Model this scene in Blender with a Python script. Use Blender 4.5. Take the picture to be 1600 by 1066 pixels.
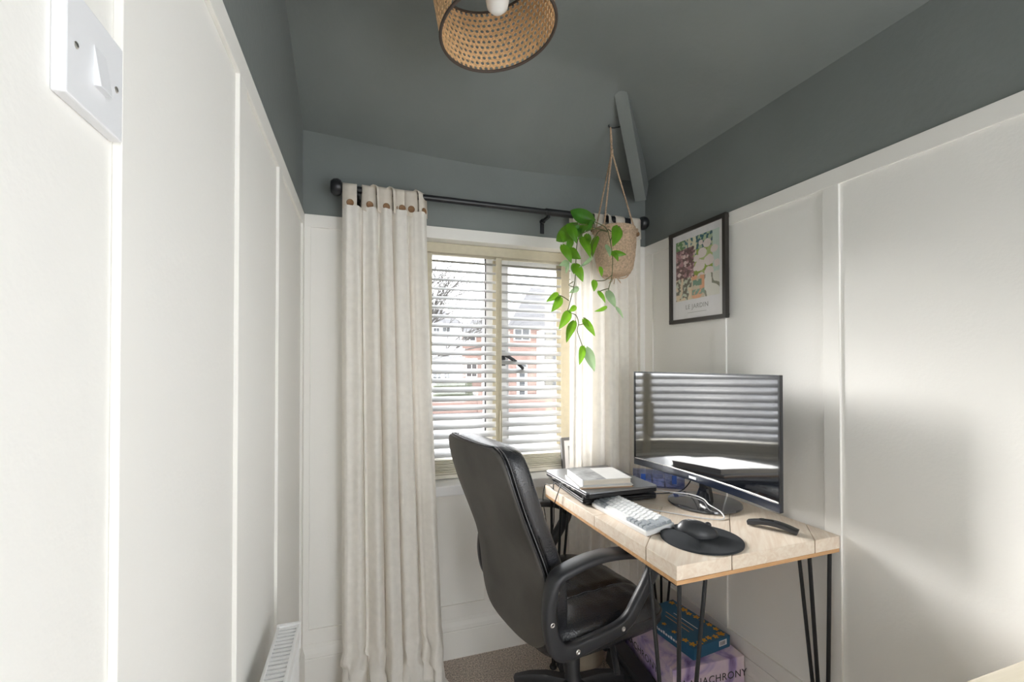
import bpy, bmesh, math, random
import numpy as np
from mathutils import Vector, Matrix, noise
for o in list(bpy.data.objects): bpy.data.objects.remove(o)
random.seed(7)
sc = bpy.context.scene
COL = sc.collection

# ------------------------------------------------------------------ camera
YAW, PIT, FPX, CH = math.radians(18.6), math.radians(.6), 695., 1.254
V0 = 569 - FPX*math.tan(PIT)
cd = bpy.data.cameras.new('camera'); cam = bpy.data.objects.new('camera', cd); COL.objects.link(cam)
cam.location = (0, 0, CH); cam.rotation_euler = (math.pi/2+PIT, 0, -YAW)
cd.sensor_fit = 'HORIZONTAL'; cd.sensor_width = 36; cd.lens = FPX/1600*36
cd.shift_y = (V0-533)/1600; cd.clip_start = .02; cd.clip_end = 300
sc.camera = cam

# ------------------------------------------------------------------ world, sun, exposure
w = bpy.data.worlds.new('overcast'); sc.world = w; w.use_nodes = True
bg = w.node_tree.nodes['Background']; bg.inputs[0].default_value = (.95, .975, 1, 1); bg.inputs[1].default_value = 3.7
sd = bpy.data.lights.new('sun', 'SUN'); sd.energy = 14.0; sd.angle = math.radians(30); sd.color = (1, .98, .95)
sun = bpy.data.objects.new('sun', sd); COL.objects.link(sun); sun.location = (-10, 20, 9)
sun.rotation_euler = Vector((.55, -.83, -.33)).to_track_quat('-Z', 'Y').to_euler()
sc.view_settings.view_transform = 'Standard'; sc.view_settings.look = 'None'
sc.view_settings.gamma = 1; sc.view_settings.use_curve_mapping = False
sc.view_settings.exposure = .9
sc.cycles.diffuse_bounces = 10; sc.cycles.max_bounces = 16; sc.cycles.transparent_max_bounces = 16

# ------------------------------------------------------------------ helpers
_R = Vector((math.cos(YAW), -math.sin(YAW), 0))
_F = Vector((math.sin(YAW)*math.cos(PIT), math.cos(YAW)*math.cos(PIT), math.sin(PIT)))
_U = Vector((-math.sin(YAW)*math.sin(PIT), -math.cos(YAW)*math.sin(PIT), math.cos(PIT)))
def at(u, v, X=None, Y=None, Z=None):
    """photo pixel + one known world coordinate -> world point"""
    d = _F + _R*((u-800)/FPX) + _U*((V0-v)/FPX)
    t = X/d.x if X is not None else Y/d.y if Y is not None else (Z-CH)/d.z
    return Vector((0, 0, CH)) + d*t

def catmull(pts, n=6, closed=False):
    P = [Vector(p) for p in pts]; out = []; m = len(P)
    for i in range(m if closed else m-1):
        if closed: a, b, c, d = P[i-1], P[i], P[(i+1) % m], P[(i+2) % m]
        else: a, b, c, d = P[max(i-1, 0)], P[i], P[i+1], P[min(i+2, m-1)]
        for k in range(n):
            t = k/n
            out.append(.5*((2*b)+(c-a)*t+(2*a-5*b+4*c-d)*t*t+(3*b-a-3*c+d)*t**3))
    if not closed: out.append(P[-1])
    return out

class MB:
    def __init__(s): s.v = []; s.f = []; s.m = []
    def add(s, vs, fs, m=0):
        k = len(s.v); s.v += [tuple(p) for p in vs]; s.f += [[i+k for i in f] for f in fs]; s.m += [m]*len(fs); return s
    def box(s, x0, x1, y0, y1, z0, z1, m=0, M=None):
        vs = [Vector(p) for p in ((x0,y0,z0),(x1,y0,z0),(x1,y1,z0),(x0,y1,z0),(x0,y0,z1),(x1,y0,z1),(x1,y1,z1),(x0,y1,z1))]
        if M is not None: vs = [M @ p for p in vs]
        return s.add(vs, [(0,3,2,1),(4,5,6,7),(0,1,5,4),(1,2,6,5),(2,3,7,6),(3,0,4,7)], m)
    def prism(s, poly, z0, z1, m=0, M=None):
        n = len(poly); vs = [Vector((p[0], p[1], z0)) for p in poly]+[Vector((p[0], p[1], z1)) for p in poly]
        if M is not None: vs = [M @ p for p in vs]
        return s.add(vs, [list(range(n))[::-1], list(range(n, 2*n))]+[(i, (i+1) % n, n+(i+1) % n, n+i) for i in range(n)], m)
    def tube(s, pts, r, n=8, m=0, closed=False, cap=True):
        P = [Vector(p) for p in pts]; k = len(P); rs = r if isinstance(r, (list, tuple)) else [r]*k
        ref = None; vs = []; fs = []
        for i, p in enumerate(P):
            t = (P[(i+1) % k]-P[i-1]) if closed else (P[min(i+1, k-1)]-P[max(i-1, 0)])
            t = t.normalized() if t.length > 1e-9 else Vector((0, 0, 1))
            if ref is None: ref = t.orthogonal().normalized()
            ref = (ref-t*ref.dot(t)); ref = ref.normalized() if ref.length > 1e-6 else t.orthogonal().normalized()
            b = t.cross(ref)
            for j in range(n):
                a = 2*math.pi*j/n; vs.append(p+(ref*math.cos(a)+b*math.sin(a))*rs[i])
        for i in range(k if closed else k-1):
            for j in range(n):
                i2 = (i+1) % k; j2 = (j+1) % n
                fs.append((i*n+j, i*n+j2, i2*n+j2, i2*n+j))
        if cap and not closed: fs += [list(range(n))[::-1], list(range((k-1)*n, k*n))]
        return s.add(vs, fs, m)
    def sweep(s, pts, side, w, h, m=0, closed=False):
        """rounded-rectangle section along pts; side = fixed sideways axis; w, h half sizes (scalars or lists)"""
        P = [Vector(p) for p in pts]; k = len(P); S = Vector(side).normalized(); vs = []; fs = []
        ws = w if isinstance(w, list) else [w]*k; hs = h if isinstance(h, list) else [h]*k
        sec = [(1,.6),(.75,1),(-.75,1),(-1,.6),(-1,-.6),(-.75,-1),(.75,-1),(1,-.6)]; n = 8
        for i, p in enumerate(P):
            t = (P[(i+1) % k]-P[i-1]) if closed else (P[min(i+1, k-1)]-P[max(i-1, 0)])
            N = S.cross(t).normalized()
            vs += [p+S*a*ws[i]+N*b*hs[i] for a, b in sec]
        for i in range(k if closed else k-1):
            for j in range(n): fs.append((i*n+j, i*n+(j+1) % n, ((i+1) % k)*n+(j+1) % n, ((i+1) % k)*n+j))
        if not closed: fs += [list(range(n))[::-1], list(range((k-1)*n, k*n))]
        return s.add(vs, fs, m)
    def lathe(s, prof, n=32, c=(0, 0, 0), axis='z', m=0, M=None):
        vs = []; fs = []; k = len(prof)
        for r, z in prof:
            for j in range(n):
                a = 2*math.pi*j/n; p = (r*math.cos(a), r*math.sin(a), z)
                if axis == 'x': p = (p[2], p[0], p[1])
                if axis == 'y': p = (p[0], p[2], p[1])
                p = Vector(p)+Vector(c)
                vs.append(M @ p if M is not None else p)
        for i in range(k-1):
            for j in range(n): fs.append((i*n+j, i*n+(j+1) % n, (i+1)*n+(j+1) % n, (i+1)*n+j))
        if prof[0][0] > 1e-6: fs.append(list(range(n))[::-1])
        if prof[-1][0] > 1e-6: fs.append(list(range((k-1)*n, k*n)))
        return s.add(vs, fs, m)
    def grid(s, fn, nu, nv, m=0, cu=False):
        vs = [fn(i/(nu if cu else nu-1), j/(nv-1)) for j in range(nv) for i in range(nu)]; fs = []
        for j in range(nv-1):
            for i in range(nu if cu else nu-1):
                i2 = (i+1) % nu; fs.append((j*nu+i, j*nu+i2, (j+1)*nu+i2, (j+1)*nu+i))
        return s.add(vs, fs, m)
    def mesh(s, name, mats, smooth=False):
        me = bpy.data.meshes.new(name); me.from_pydata(s.v, [], s.f)
        for x in (mats if isinstance(mats, (list, tuple)) else [mats]): me.materials.append(x)
        me.polygons.foreach_set('material_index', s.m)
        bm = bmesh.new(); bm.from_mesh(me); bmesh.ops.remove_doubles(bm, verts=bm.verts, dist=1e-6)
        bmesh.ops.recalc_face_normals(bm, faces=bm.faces); bm.to_mesh(me); bm.free()
        if smooth: me.polygons.foreach_set('use_smooth', [True]*len(me.polygons))
        return me
    def build(s, name, mats, parent=None, smooth=False, bevel=0, loc=None, rot=None, seg=2, solid=0, sub=0, auto=False):
        o = bpy.data.objects.new(name, s.mesh(name, mats, smooth or auto)); COL.objects.link(o)
        if parent: o.parent = parent
        if loc is not None: o.location = loc
        if rot is not None: o.rotation_euler = rot
        if solid: md = o.modifiers.new('solid', 'SOLIDIFY'); md.thickness = solid; md.offset = 0
        if bevel: md = o.modifiers.new('bevel', 'BEVEL'); md.width = bevel; md.segments = seg; md.limit_method = 'ANGLE'; md.angle_limit = .7
        if sub: md = o.modifiers.new('sub', 'SUBSURF'); md.levels = sub; md.render_levels = sub
        if auto: o.data.set_sharp_from_angle(angle=math.radians(35))
        return o
def box(*a, **k): return MB().box(*a, **k)
def tag(o, label, cat, group=None):
    o['label'] = label; o['category'] = cat
    if group: o['group'] = group
    return o
def thing(name, label, cat, loc=(0, 0, 0), rz=0, group=None):
    o = bpy.data.objects.new(name, None); COL.objects.link(o); o.empty_display_size = .05
    o.location = loc; o.rotation_euler = (0, 0, rz); return tag(o, label, cat, group)
def struct(o): o['kind'] = 'structure'; return o
def share(src, name, parent, loc=(0, 0, 0), rot=(0, 0, 0)):
    o = src.copy(); o.name = name; COL.objects.link(o); o.parent = parent; o.location = loc; o.rotation_euler = rot
    for k in list(o.keys()): del o[k]
    return o

# ------------------------------------------------------------------ materials
def mat(name, col, rough=.5, metal=0, bump=0, bscale=200, var=0, vscale=8, spec=None, ior=None, sheen=0, coat=0, stretch=None, detail=3):
    m = bpy.data.materials.new(name); m.use_nodes = True; nt = m.node_tree; b = nt.nodes['Principled BSDF']
    b.inputs['Base Color'].default_value = (*col, 1); b.inputs['Roughness'].default_value = rough; b.inputs['Metallic'].default_value = metal
    if spec is not None: b.inputs['Specular IOR Level'].default_value = spec
    if ior: b.inputs['IOR'].default_value = ior
    if sheen: b.inputs['Sheen Weight'].default_value = sheen
    if coat: b.inputs['Coat Weight'].default_value = coat; b.inputs['Coat Roughness'].default_value = .08
    tc = nt.nodes.new('ShaderNodeTexCoord'); src = tc.outputs['Object']
    if stretch:
        mp = nt.nodes.new('ShaderNodeMapping'); mp.inputs['Scale'].default_value = stretch; nt.links.new(src, mp.inputs[0]); src = mp.outputs[0]
    if var:
        n = nt.nodes.new('ShaderNodeTexNoise'); n.inputs['Scale'].default_value = vscale; n.inputs['Detail'].default_value = detail; nt.links.new(src, n.inputs[0])
        r = nt.nodes.new('ShaderNodeValToRGB'); r.color_ramp.elements[0].position = .3; r.color_ramp.elements[1].position = .7
        r.color_ramp.elements[0].color = (*[c*(1-var) for c in col], 1); r.color_ramp.elements[1].color = (*[min(1, c*(1+var)) for c in col], 1)
        nt.links.new(n.outputs[0], r.inputs[0]); nt.links.new(r.outputs[0], b.inputs['Base Color'])
    if bump:
        n = nt.nodes.new('ShaderNodeTexNoise'); n.inputs['Scale'].default_value = bscale; n.inputs['Detail'].default_value = 2; nt.links.new(src, n.inputs[0])
        bp = nt.nodes.new('ShaderNodeBump'); bp.inputs['Strength'].default_value = bump; bp.inputs['Distance'].default_value = .01
        nt.links.new(n.outputs[0], bp.inputs['Height']); nt.links.new(bp.outputs[0], b.inputs['Normal'])
    return m
def cloth(name, col, trans, wscale=900, bump=.15):
    m = mat(name, col, .9, bump=bump, bscale=wscale, var=.04, vscale=40, spec=.1); nt = m.node_tree; b = nt.nodes['Principled BSDF']; out = nt.nodes['Material Output']
    t = nt.nodes.new('ShaderNodeBsdfTranslucent'); t.inputs[0].default_value = (*col, 1)
    mx = nt.nodes.new('ShaderNodeMixShader'); mx.inputs[0].default_value = trans
    nt.links.new(b.outputs[0], mx.inputs[1]); nt.links.new(t.outputs[0], mx.inputs[2]); nt.links.new(mx.outputs[0], out.inputs[0]); return m
def attr_mat(name, rough=.5, coat=0):
    m = bpy.data.materials.new(name); m.use_nodes = True; nt = m.node_tree; b = nt.nodes['Principled BSDF']
    a = nt.nodes.new('ShaderNodeAttribute'); a.attribute_name = 'Col'; nt.links.new(a.outputs['Color'], b.inputs['Base Color']); b.inputs['Roughness'].default_value = rough
    b.inputs['Coat Weight'].default_value = coat; return m
def thin_glass(name, tint=(1, 1, 1), refl=.06):
    m = bpy.data.materials.new(name); m.use_nodes = True; nt = m.node_tree; nt.nodes.remove(nt.nodes['Principled BSDF']); out = nt.nodes['Material Output']
    t = nt.nodes.new('ShaderNodeBsdfTransparent'); t.inputs[0].default_value = (*tint, 1); g = nt.nodes.new('ShaderNodeBsdfGlossy'); g.inputs['Roughness'].default_value = .02
    mx = nt.nodes.new('ShaderNodeMixShader'); mx.inputs[0].default_value = refl
    nt.links.new(t.outputs[0], mx.inputs[1]); nt.links.new(g.outputs[0], mx.inputs[2]); nt.links.new(mx.outputs[0], out.inputs[0]); return m
def wood(name, c0, c1, rough=.55):
    m = bpy.data.materials.new(name); m.use_nodes = True; nt = m.node_tree; b = nt.nodes['Principled BSDF']; b.inputs['Roughness'].default_value = rough
    tc = nt.nodes.new('ShaderNodeTexCoord'); mp = nt.nodes.new('ShaderNodeMapping'); mp.inputs['Scale'].default_value = (1.2, 14, 14); nt.links.new(tc.outputs['Object'], mp.inputs[0])
    n = nt.nodes.new('ShaderNodeTexNoise'); n.inputs['Scale'].default_value = 4; n.inputs['Detail'].default_value = 6; n.inputs['Distortion'].default_value = 1.2; nt.links.new(mp.outputs[0], n.inputs[0])
    r = nt.nodes.new('ShaderNodeValToRGB'); r.color_ramp.elements[0].position = .3; r.color_ramp.elements[1].position = .68
    r.color_ramp.elements[0].color = (*c0, 1); r.color_ramp.elements[1].color = (*c1, 1); nt.links.new(n.outputs[0], r.inputs[0]); nt.links.new(r.outputs[0], b.inputs['Base Color'])
    bp = nt.nodes.new('ShaderNodeBump'); bp.inputs['Strength'].default_value = .08; nt.links.new(n.outputs[0], bp.inputs['Height']); nt.links.new(bp.outputs[0], b.inputs['Normal']); return m

M = {}
M['cream'] = mat('cream_paint', (.86, .848, .815), .55, bump=.02, bscale=160)
M['cream_wall'] = mat('cream_wall_paint', (.86, .85, .82), .65, bump=.05, bscale=110)
M['dark'] = mat('slate_green_paint', (.20, .22, .217), .36, bump=.08, bscale=60, var=.06, vscale=3, spec=.5)
M['carpet'] = mat('carpet', (.60, .52, .455), 1, bump=1, bscale=220, var=.5, vscale=170, spec=.05)
M['white'] = mat('white_plastic', (.82, .83, .86), .35)
M['radiator'] = mat('white_enamel', (.85, .85, .85), .3)
M['radin'] = mat('radiator_inside', (.16, .17, .18), .7)
M['upvc'] = mat('upvc', (.82, .83, .85), .3)
M['black_metal'] = mat('black_metal', (.012, .013, .016), .35, spec=.5)
M['black_plastic'] = mat('black_plastic', (.030, .031, .035), .42, bump=.05, bscale=500)
M['steel'] = mat('steel', (.6, .58, .55), .3, 1)
M['curtain'] = cloth('calico', (.92, .89, .84), .20)
M['tab'] = cloth('calico_tab', (.80, .74, .655), .12)
M['button'] = wood('coconut', (.16, .08, .035), (.36, .20, .09), .5)
M['slat'] = mat('slat_shaded_grey', (.46, .46, .46), .5)  # white slats greyed so they read as backlit shade
M['stack'] = mat('slat_stack_lit', (.80, .77, .68), .6)  # same slats, lighter colour stands in for room light on the stack
M['tape'] = cloth('blind_tape', (.66, .61, .48), .10)
M['glass'] = thin_glass('window_glass')
M['gasket'] = mat('gasket', (.05, .05, .055), .7)
M['leather'] = mat('black_leather', (.022, .023, .028), .27, bump=.2, bscale=220, spec=.85)
M['leather_back'] = mat('worn_black_vinyl', (.068, .063, .057), .5, bump=.2, bscale=400, var=.35, vscale=6, spec=.5)
M['stitch'] = mat('grey_thread', (.22, .22, .23), .8)
M['plank'] = wood('pine', (.76, .62, .49), (.88, .78, .66), .5)
M['ply'] = wood('ply_edge', (.55, .30, .13), (.68, .42, .22), .6)
M['screen'] = mat('screen', (.006, .007, .010), .05, spec=.85, ior=2.1)
M['gloss'] = mat('gloss_black', (.008, .009, .012), .12, spec=.8)
M['smoke'] = mat('smoked_base', (.055, .055, .06), .1, coat=1, spec=.8)
M['jute'] = mat('jute', (.62, .45, .31), .9, bump=.8, bscale=300, var=.25, vscale=120)
M['cane'] = mat('cane', (.78, .50, .26), .55, bump=.4, bscale=300, var=.25, vscale=160)
M['brown_trim'] = mat('brown_trim', (.07, .05, .04), .7)
M['bulb'] = mat('opal_bulb', (.88, .88, .86), .25)
M['leaf'] = mat('leaf_green', (.075, .24, .012), .35, var=.3, vscale=18, spec=.5)
M['leaf_dark'] = mat('leaf_dark', (.025, .14, .02), .32, var=.3, vscale=18, spec=.5)
M['leaf_pale'] = mat('leaf_pale', (.23, .36, .20), .45, var=.2, vscale=18)
for k in ('leaf', 'leaf_dark', 'leaf_pale'):
    nt = M[k].node_tree; b = nt.nodes['Principled BSDF']; out = nt.nodes['Material Output']
    t = nt.nodes.new('ShaderNodeBsdfTranslucent'); t.inputs[0].default_value = (.25, .5, .03, 1) if k != 'leaf_pale' else (.4, .55, .3, 1)
    mx = nt.nodes.new('ShaderNodeMixShader'); mx.inputs[0].default_value = .35
    nt.links.new(b.outputs[0], mx.inputs[1]); nt.links.new(t.outputs[0], mx.inputs[2]); nt.links.new(mx.outputs[0], out.inputs[0])
M['stem'] = mat('vine_stem', (.12, .13, .05), .6)
M['soil'] = mat('soil', (.05, .03, .02), 1, bump=1, bscale=120)
M['paper'] = mat('paper', (.80, .80, .82), .7)
M['frame'] = mat('dark_frame', (.03, .026, .023), .35)
M['grey_frame'] = mat('grey_frame', (.12, .12, .125), .5)
M['ink'] = mat('ink', (.05, .05, .06), .7)
M['inkgrey'] = mat('ink_grey', (.35, .35, .35), .7)
M['laptop'] = mat('grey_aluminium', (.30, .31, .33), .32, .75)
M['laptop_black'] = mat('black_laptop', (.012, .012, .014), .4)
M['book_white'] = mat('book_cover', (.72, .72, .71), .45, var=.03, vscale=20)
M['book_grey'] = mat('book_photo', (.33, .34, .35), .45, var=.5, vscale=22, detail=5)
M['pages'] = mat('pages', (.70, .64, .55), .9, bump=.3, bscale=40, stretch=(1, 1, 60), var=.12, vscale=20)
M['book_tan'] = mat('tan_cover', (.50, .30, .16), .6)
M['key_white'] = mat('key_white', (.75, .76, .77), .5)
M['key_grey'] = mat('key_grey', (.33, .36, .39), .5)
M['pad'] = mat('fabric_pad', (.028, .032, .038), .9, bump=.5, bscale=900)
M['mouse'] = mat('mouse_body', (.035, .037, .042), .38)
M['clear'] = thin_glass('clear_plastic', (.80, .84, .97), .12)
M['blue'] = mat('blue_plastic', (.04, .12, .50), .4)
M['lilac_stuff'] = mat('lilac_paper', (.58, .60, .78), .6, var=.35, vscale=60)
M['cable_white'] = mat('white_cable', (.75, .75, .77), .45)
M['canvas'] = cloth('canvas_bag', (.62, .54, .42), .1)
M['boxblue'] = mat('teal_card', (.022, .115, .215), .45, var=.06, vscale=20)
M['yellow'] = mat('yellow_petals', (.75, .36, .03), .6)
M['chest'] = wood('pale_wood', (.72, .64, .50), (.80, .73, .60), .5)

# ------------------------------------------------------------------ the room
XL, XR, YB, Y0 = -.223, 1.346, 1.9, -1.45
ZR, ZW, ZC, RUN = 1.84, 2.166, 2.346, .414         # rail top, wall top, flat ceiling, run of the sloped edge
T = .12
def walls(parts, name):   # parts: boxes in plan + z; split at the rail into cream and dark paint
    m = MB()
    for x0, x1, y0, y1, z0, z1 in parts:
        if z0 < ZR: m.box(x0, x1, y0, y1, z0, min(z1, ZR-.002), 0)
        if z1 > ZR: m.box(x0, x1, y0, y1, max(z0, ZR-.002), z1, 1)
    return struct(m.build(name, [M['cream_wall'], M['dark']]))
WX0, WX1, WZ0, WZ1 = .235, .985, .725, 1.792       # window opening
wl = walls([(XL-T, XL, Y0, YB+.3, 0, 2.6)], 'wall_left')
DA, DB, DH = -.66, -.14, 2.08                     # opening added in the right wall, behind the viewpoint, for fill light
wr = walls([(XR, XR+T, DB, YB+.3, 0, 2.6), (XR, XR+T, Y0, DA, 0, 2.6), (XR, XR+T, DA, DB, DH, 2.6)], 'wall_right')
wb = walls([(XL, WX0, YB, YB+.24, 0, 2.6), (WX1, XR, YB, YB+.24, 0, 2.6), (WX0, WX1, YB, YB+.24, 0, WZ0), (WX0, WX1, YB, YB+.24, WZ1, 2.6)], 'wall_back')
walls([(XL, .58, Y0-T, Y0, 0, 2.6), (1.28, XR, Y0-T, Y0, 0, 2.6), (.58, 1.28, Y0-T, Y0, DH, 2.6)], 'wall_rear')  # wall out of view; its gap is added to let fill light in
struct(box(XL-T, XR+T, Y0, YB+.24, -.1, 0).build('floor', M['carpet']))
def ceil_z(x, y):
    db, dr = YB-y, XR-x; s = (ZC-ZW)/RUN
    t = max(0, min(1, (x-XL)/(XR-XL))); sag = .036*math.sin(math.pi*t)**1.2*max(0, 1-db/.45)
    a = ZW+.004+s*db-sag; b = ZW+s*dr; c = ZC
    k = .022
    def smin(p, q, k): h = max(k-abs(p-q), 0)/k; return min(p, q)-h*h*k*.25
    return smin(smin(a, b, .008), c, k*2.2)
m = MB(); xs = np.linspace(XL-.06, XR+.06, 70); ys = np.concatenate([np.linspace(Y0, 1.2, 20)[:-1], np.linspace(1.2, YB+.06, 46)])
m.grid(lambda u, v: (xs[round(u*69)], ys[round(v*(len(ys)-1))], ceil_z(xs[round(u*69)], ys[round(v*(len(ys)-1))])), 70, len(ys))
k = len(m.v); top = [(p[0], p[1], 2.6) for p in m.v]
ce = struct(m.build('ceiling', M['dark'], smooth=True))
struct(box(XL-T, XR+T, Y0, YB+.24, 2.6, 2.7).build('trim_2', M['dark']))

# panelling: rails and battens are pieces of the wall they are fixed to
BT = .008
def piece(name, p, *b, mt='cream', bevel=.0012): return box(*b).build(name, M[mt], p, bevel=bevel)
LB = [(.512, .562), (.931, .985), (1.342, 1.393), (1.85, YB)]
for a, b in LB: piece('batten', wl, XL, XL+BT, a, b, .223, ZR-.05)
piece('top_rail', wl, XL, XL+BT, Y0, YB, ZR-.05, ZR); piece('bottom_rail', wl, XL, XL+BT, Y0, YB, .166, .223)
RB = [(1.834, YB), (1.373, 1.43), (.938, .987), (.40, .45), (-.1, -.05)]
for a, b in RB: piece('batten', wr, XR-BT, XR, a, b, .235, ZR-.05)
piece('top_rail', wr, XR-BT, XR, DB, YB, ZR-.05, ZR); piece('bottom_rail', wr, XR-BT, XR, DB, YB, .18, .235)
for a, b in ((XL+BT, XL+.03), (.13, .18), (.508, .556), (.93, .98), (1.29, XR-BT)):
    piece('batten', wb, a, b, YB-BT, YB, .223, ZR-.05 if (b < WX0 or a > WX1) else .68)
piece('top_rail', wb, XL+BT, XR-BT, YB-BT, YB, ZR-.05, ZR); piece('bottom_rail', wb, XL+BT, XR-BT, YB-BT, YB, .166, .223)
def baseboard(name, side):
    prof = [(0, 0), (.018, 0), (.018, .112), (.0165, .116), (.0185, .120), (.017, .135), (.011, .152), (.009, .166), (0, .166)]
    m = MB()
    if side == 'back': pts = [[(XL+.001, YB-d, z) for d, z in prof], [(XR-.001, YB-d, z) for d, z in prof]]
    elif side == 'left': pts = [[(XL+d, Y0, z) for d, z in prof], [(XL+d, YB-.001, z) for d, z in prof]]
    else: pts = [[(XR-d, DB, z*1.08) for d, z in prof], [(XR-d, YB-.001, z*1.08) for d, z in prof]]
    n = len(prof); m.add(pts[0]+pts[1], [(i, (i+1) % n, n+(i+1) % n, n+i) for i in range(n)]+[list(range(n)), list(range(n, 2*n))])
    return struct(m.build(name, M['cream']))
for s in ('left', 'back', 'right'): baseboard('baseboard_'+s, s)

# window: frame in the recess, panes, sill
win = struct(bpy.data.objects.new('window_1', None)); COL.objects.link(win); win.location = (0, 0, 0)
FY0, FY1 = 2.055, 2.115
def wx(u): return at(u, 500, Y=FY0).x
def wz(u, v): return at(u, v, Y=FY0).z
gl0, gl1, gr0, gr1 = wx(671), wx(759), wx(792), wx(879)
zt1, zt2, zb = wz(710, 400), wz(830, 421), .80
m = MB(); m.box(WX0, gl0, FY0, FY1, WZ0, WZ1); m.box(gr1, WX1, FY0, FY1, WZ0, WZ1); m.box(gl0, gr1, FY0, FY1, WZ0, zb); m.box(gl0, gr1, FY0, FY1, zt1, WZ1); m.box(gl1, gr0-.045, FY0, FY1, zb, zt1)
m.build('window_frame', M['upvc'], win, bevel=.004)
m = MB(); m.box(gr0-.045, gr0, FY0-.02, FY1-.01, zb-.03, zt1); m.box(gr1, gr1+.045, FY0-.02, FY1-.01, zb-.03, zt1); m.box(gr0, gr1, FY0-.02, FY1-.01, zt2, zt1); m.box(gr0, gr1, FY0-.02, FY1-.01, zb-.03, zb+.03)
m.build('casement_frame', M['upvc'], win, bevel=.004)
box(gl0, gl1, 2.08, 2.086, zb, zt1).build('pane', M['glass'], win)
box(gr0, gr1, 2.08, 2.086, zb+.03, zt2).build('pane', M['glass'], win)
m = MB(); m.box(gl1-.006, gl1, FY0-.002, FY0+.004, zb, zt1); m.box(gl0, gl0+.004, FY0-.002, FY0+.004, zb, zt1); m.build('gasket', M['gasket'], win)
h = at(786, 560, Y=2.02); m = MB(); m.box(h.x-.014, h.x+.010, 2.015, 2.035, h.z-.035, h.z+.035); m.tube(catmull([(h.x, 2.015, h.z+.02), (h.x+.01, 1.998, h.z+.012), (h.x+.05, 1.996, h.z-.012), (h.x+.095, 1.998, h.z-.05)]), .0085, 8)
m.build('window_handle', M['black_plastic'], win, smooth=True)
struct(box(WX0-.10, WX1+.10, 1.856, 2.06, .700, .742).build('trim_1', M['upvc'], bevel=.004))

# ------------------------------------------------------------------ venetian blind
bl = thing('venetian_blind', 'white wooden slat blind with cream ladder tapes hanging in the window', 'blind', (.61, 1.985, .742))
BX0, BX1 = -.358, .352
box(BX0, BX1, -.03, .03, 1.005, 1.048).build('headrail', M['tape'], bl, bevel=.002)
sl = None; TILT = math.radians(22); zs = []; z = .108
while z < 1.0: zs.append(z); z += .0412
def slat_mesh():
    m = MB(); n = 6
    def fn(u, v):
        y = -.025+.05*v; return (BX0+(BX1-BX0)*u, y, .0022*math.cos((v-.5)*math.pi))
    m.grid(fn, 2, 7); return m
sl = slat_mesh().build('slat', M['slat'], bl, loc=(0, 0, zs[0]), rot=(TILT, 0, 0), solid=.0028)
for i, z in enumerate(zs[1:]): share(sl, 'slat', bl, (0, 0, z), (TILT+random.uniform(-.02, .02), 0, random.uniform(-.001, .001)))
sk = slat_mesh().build('slat', M['stack'], bl, loc=(0, 0, .0265), solid=.0028)
for i in range(9): share(sk, 'slat', bl, (0, random.uniform(-.003, .003), .030+.0072*i), (random.uniform(-.03, .06), 0, random.uniform(-.002, .002)))
box(BX0, BX1, -.025, .025, .004, .022).build('bottom_rail', M['stack'], bl, bevel=.003)
for u0, u1 in ((665, 675), (775, 784), (877, 890)):
    xa, xb = at(u0, 560, Y=1.955).x-.61, at(u1, 560, Y=1.955).x-.61
    m = MB(); m.box(xa, xb, -.0285, -.0275, .02, 1.0); m.box(xa, xb, .0275, .0285, .02, 1.0); m.box(xa, xb, -.028, .028, .002, .0035); m.build('ladder_tape', M['tape'], bl)
    zz = zs[::1]
m = MB(); wxx = at(783, 650, Y=1.94).x-.61; m.tube([(wxx, -.045, .99), (wxx, -.045, .17)], .0012, 6); m.tube([(wxx, -.045, .30), (wxx, -.045, .12)], .0055, 8); m.build('tilt_wand', M['tape'], bl, smooth=True)

# ------------------------------------------------------------------ curtain pole and curtains
RY, RZ = 1.82, 1.931
pole = thing('curtain_pole', 'black metal curtain pole with round end caps above the window', 'curtain pole', (.6, RY, RZ))
MB().lathe([(.0125, -.66), (.0125, .19)], 20, axis='x').build('pole', M['black_metal'], pole, auto=True)
MB().lathe([(.0155, .17), (.0155, .66)], 20, axis='x').build('pole_sleeve', M['black_metal'], pole, auto=True)
for s, x in ((-1, -.70), (1, .683)):
    prof = [(.0, -.018), (.022, -.016), (.031, -.006), (.033, .008), (.028, .02), (.016, .026), (.014, .05)]
    m = MB().lathe([(r, -z*-1*(1 if s < 0 else -1)) for r, z in prof], 24, (x, 0, 0), 'x'); m.build('finial', M['black_metal'], pole, auto=True)
for x in (-.62, .185, .62):
    m = MB(); m.box(x-.006, x+.006, -.004, .079, -.026, -.014); m.tube([(x, .066, -.02), (x, .079, -.02)], .012, 12); m.box(x-.009, x+.009, .073, .0795, -.075, -.012); m.build('bracket', M['black_metal'], pole, bevel=.001)

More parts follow.
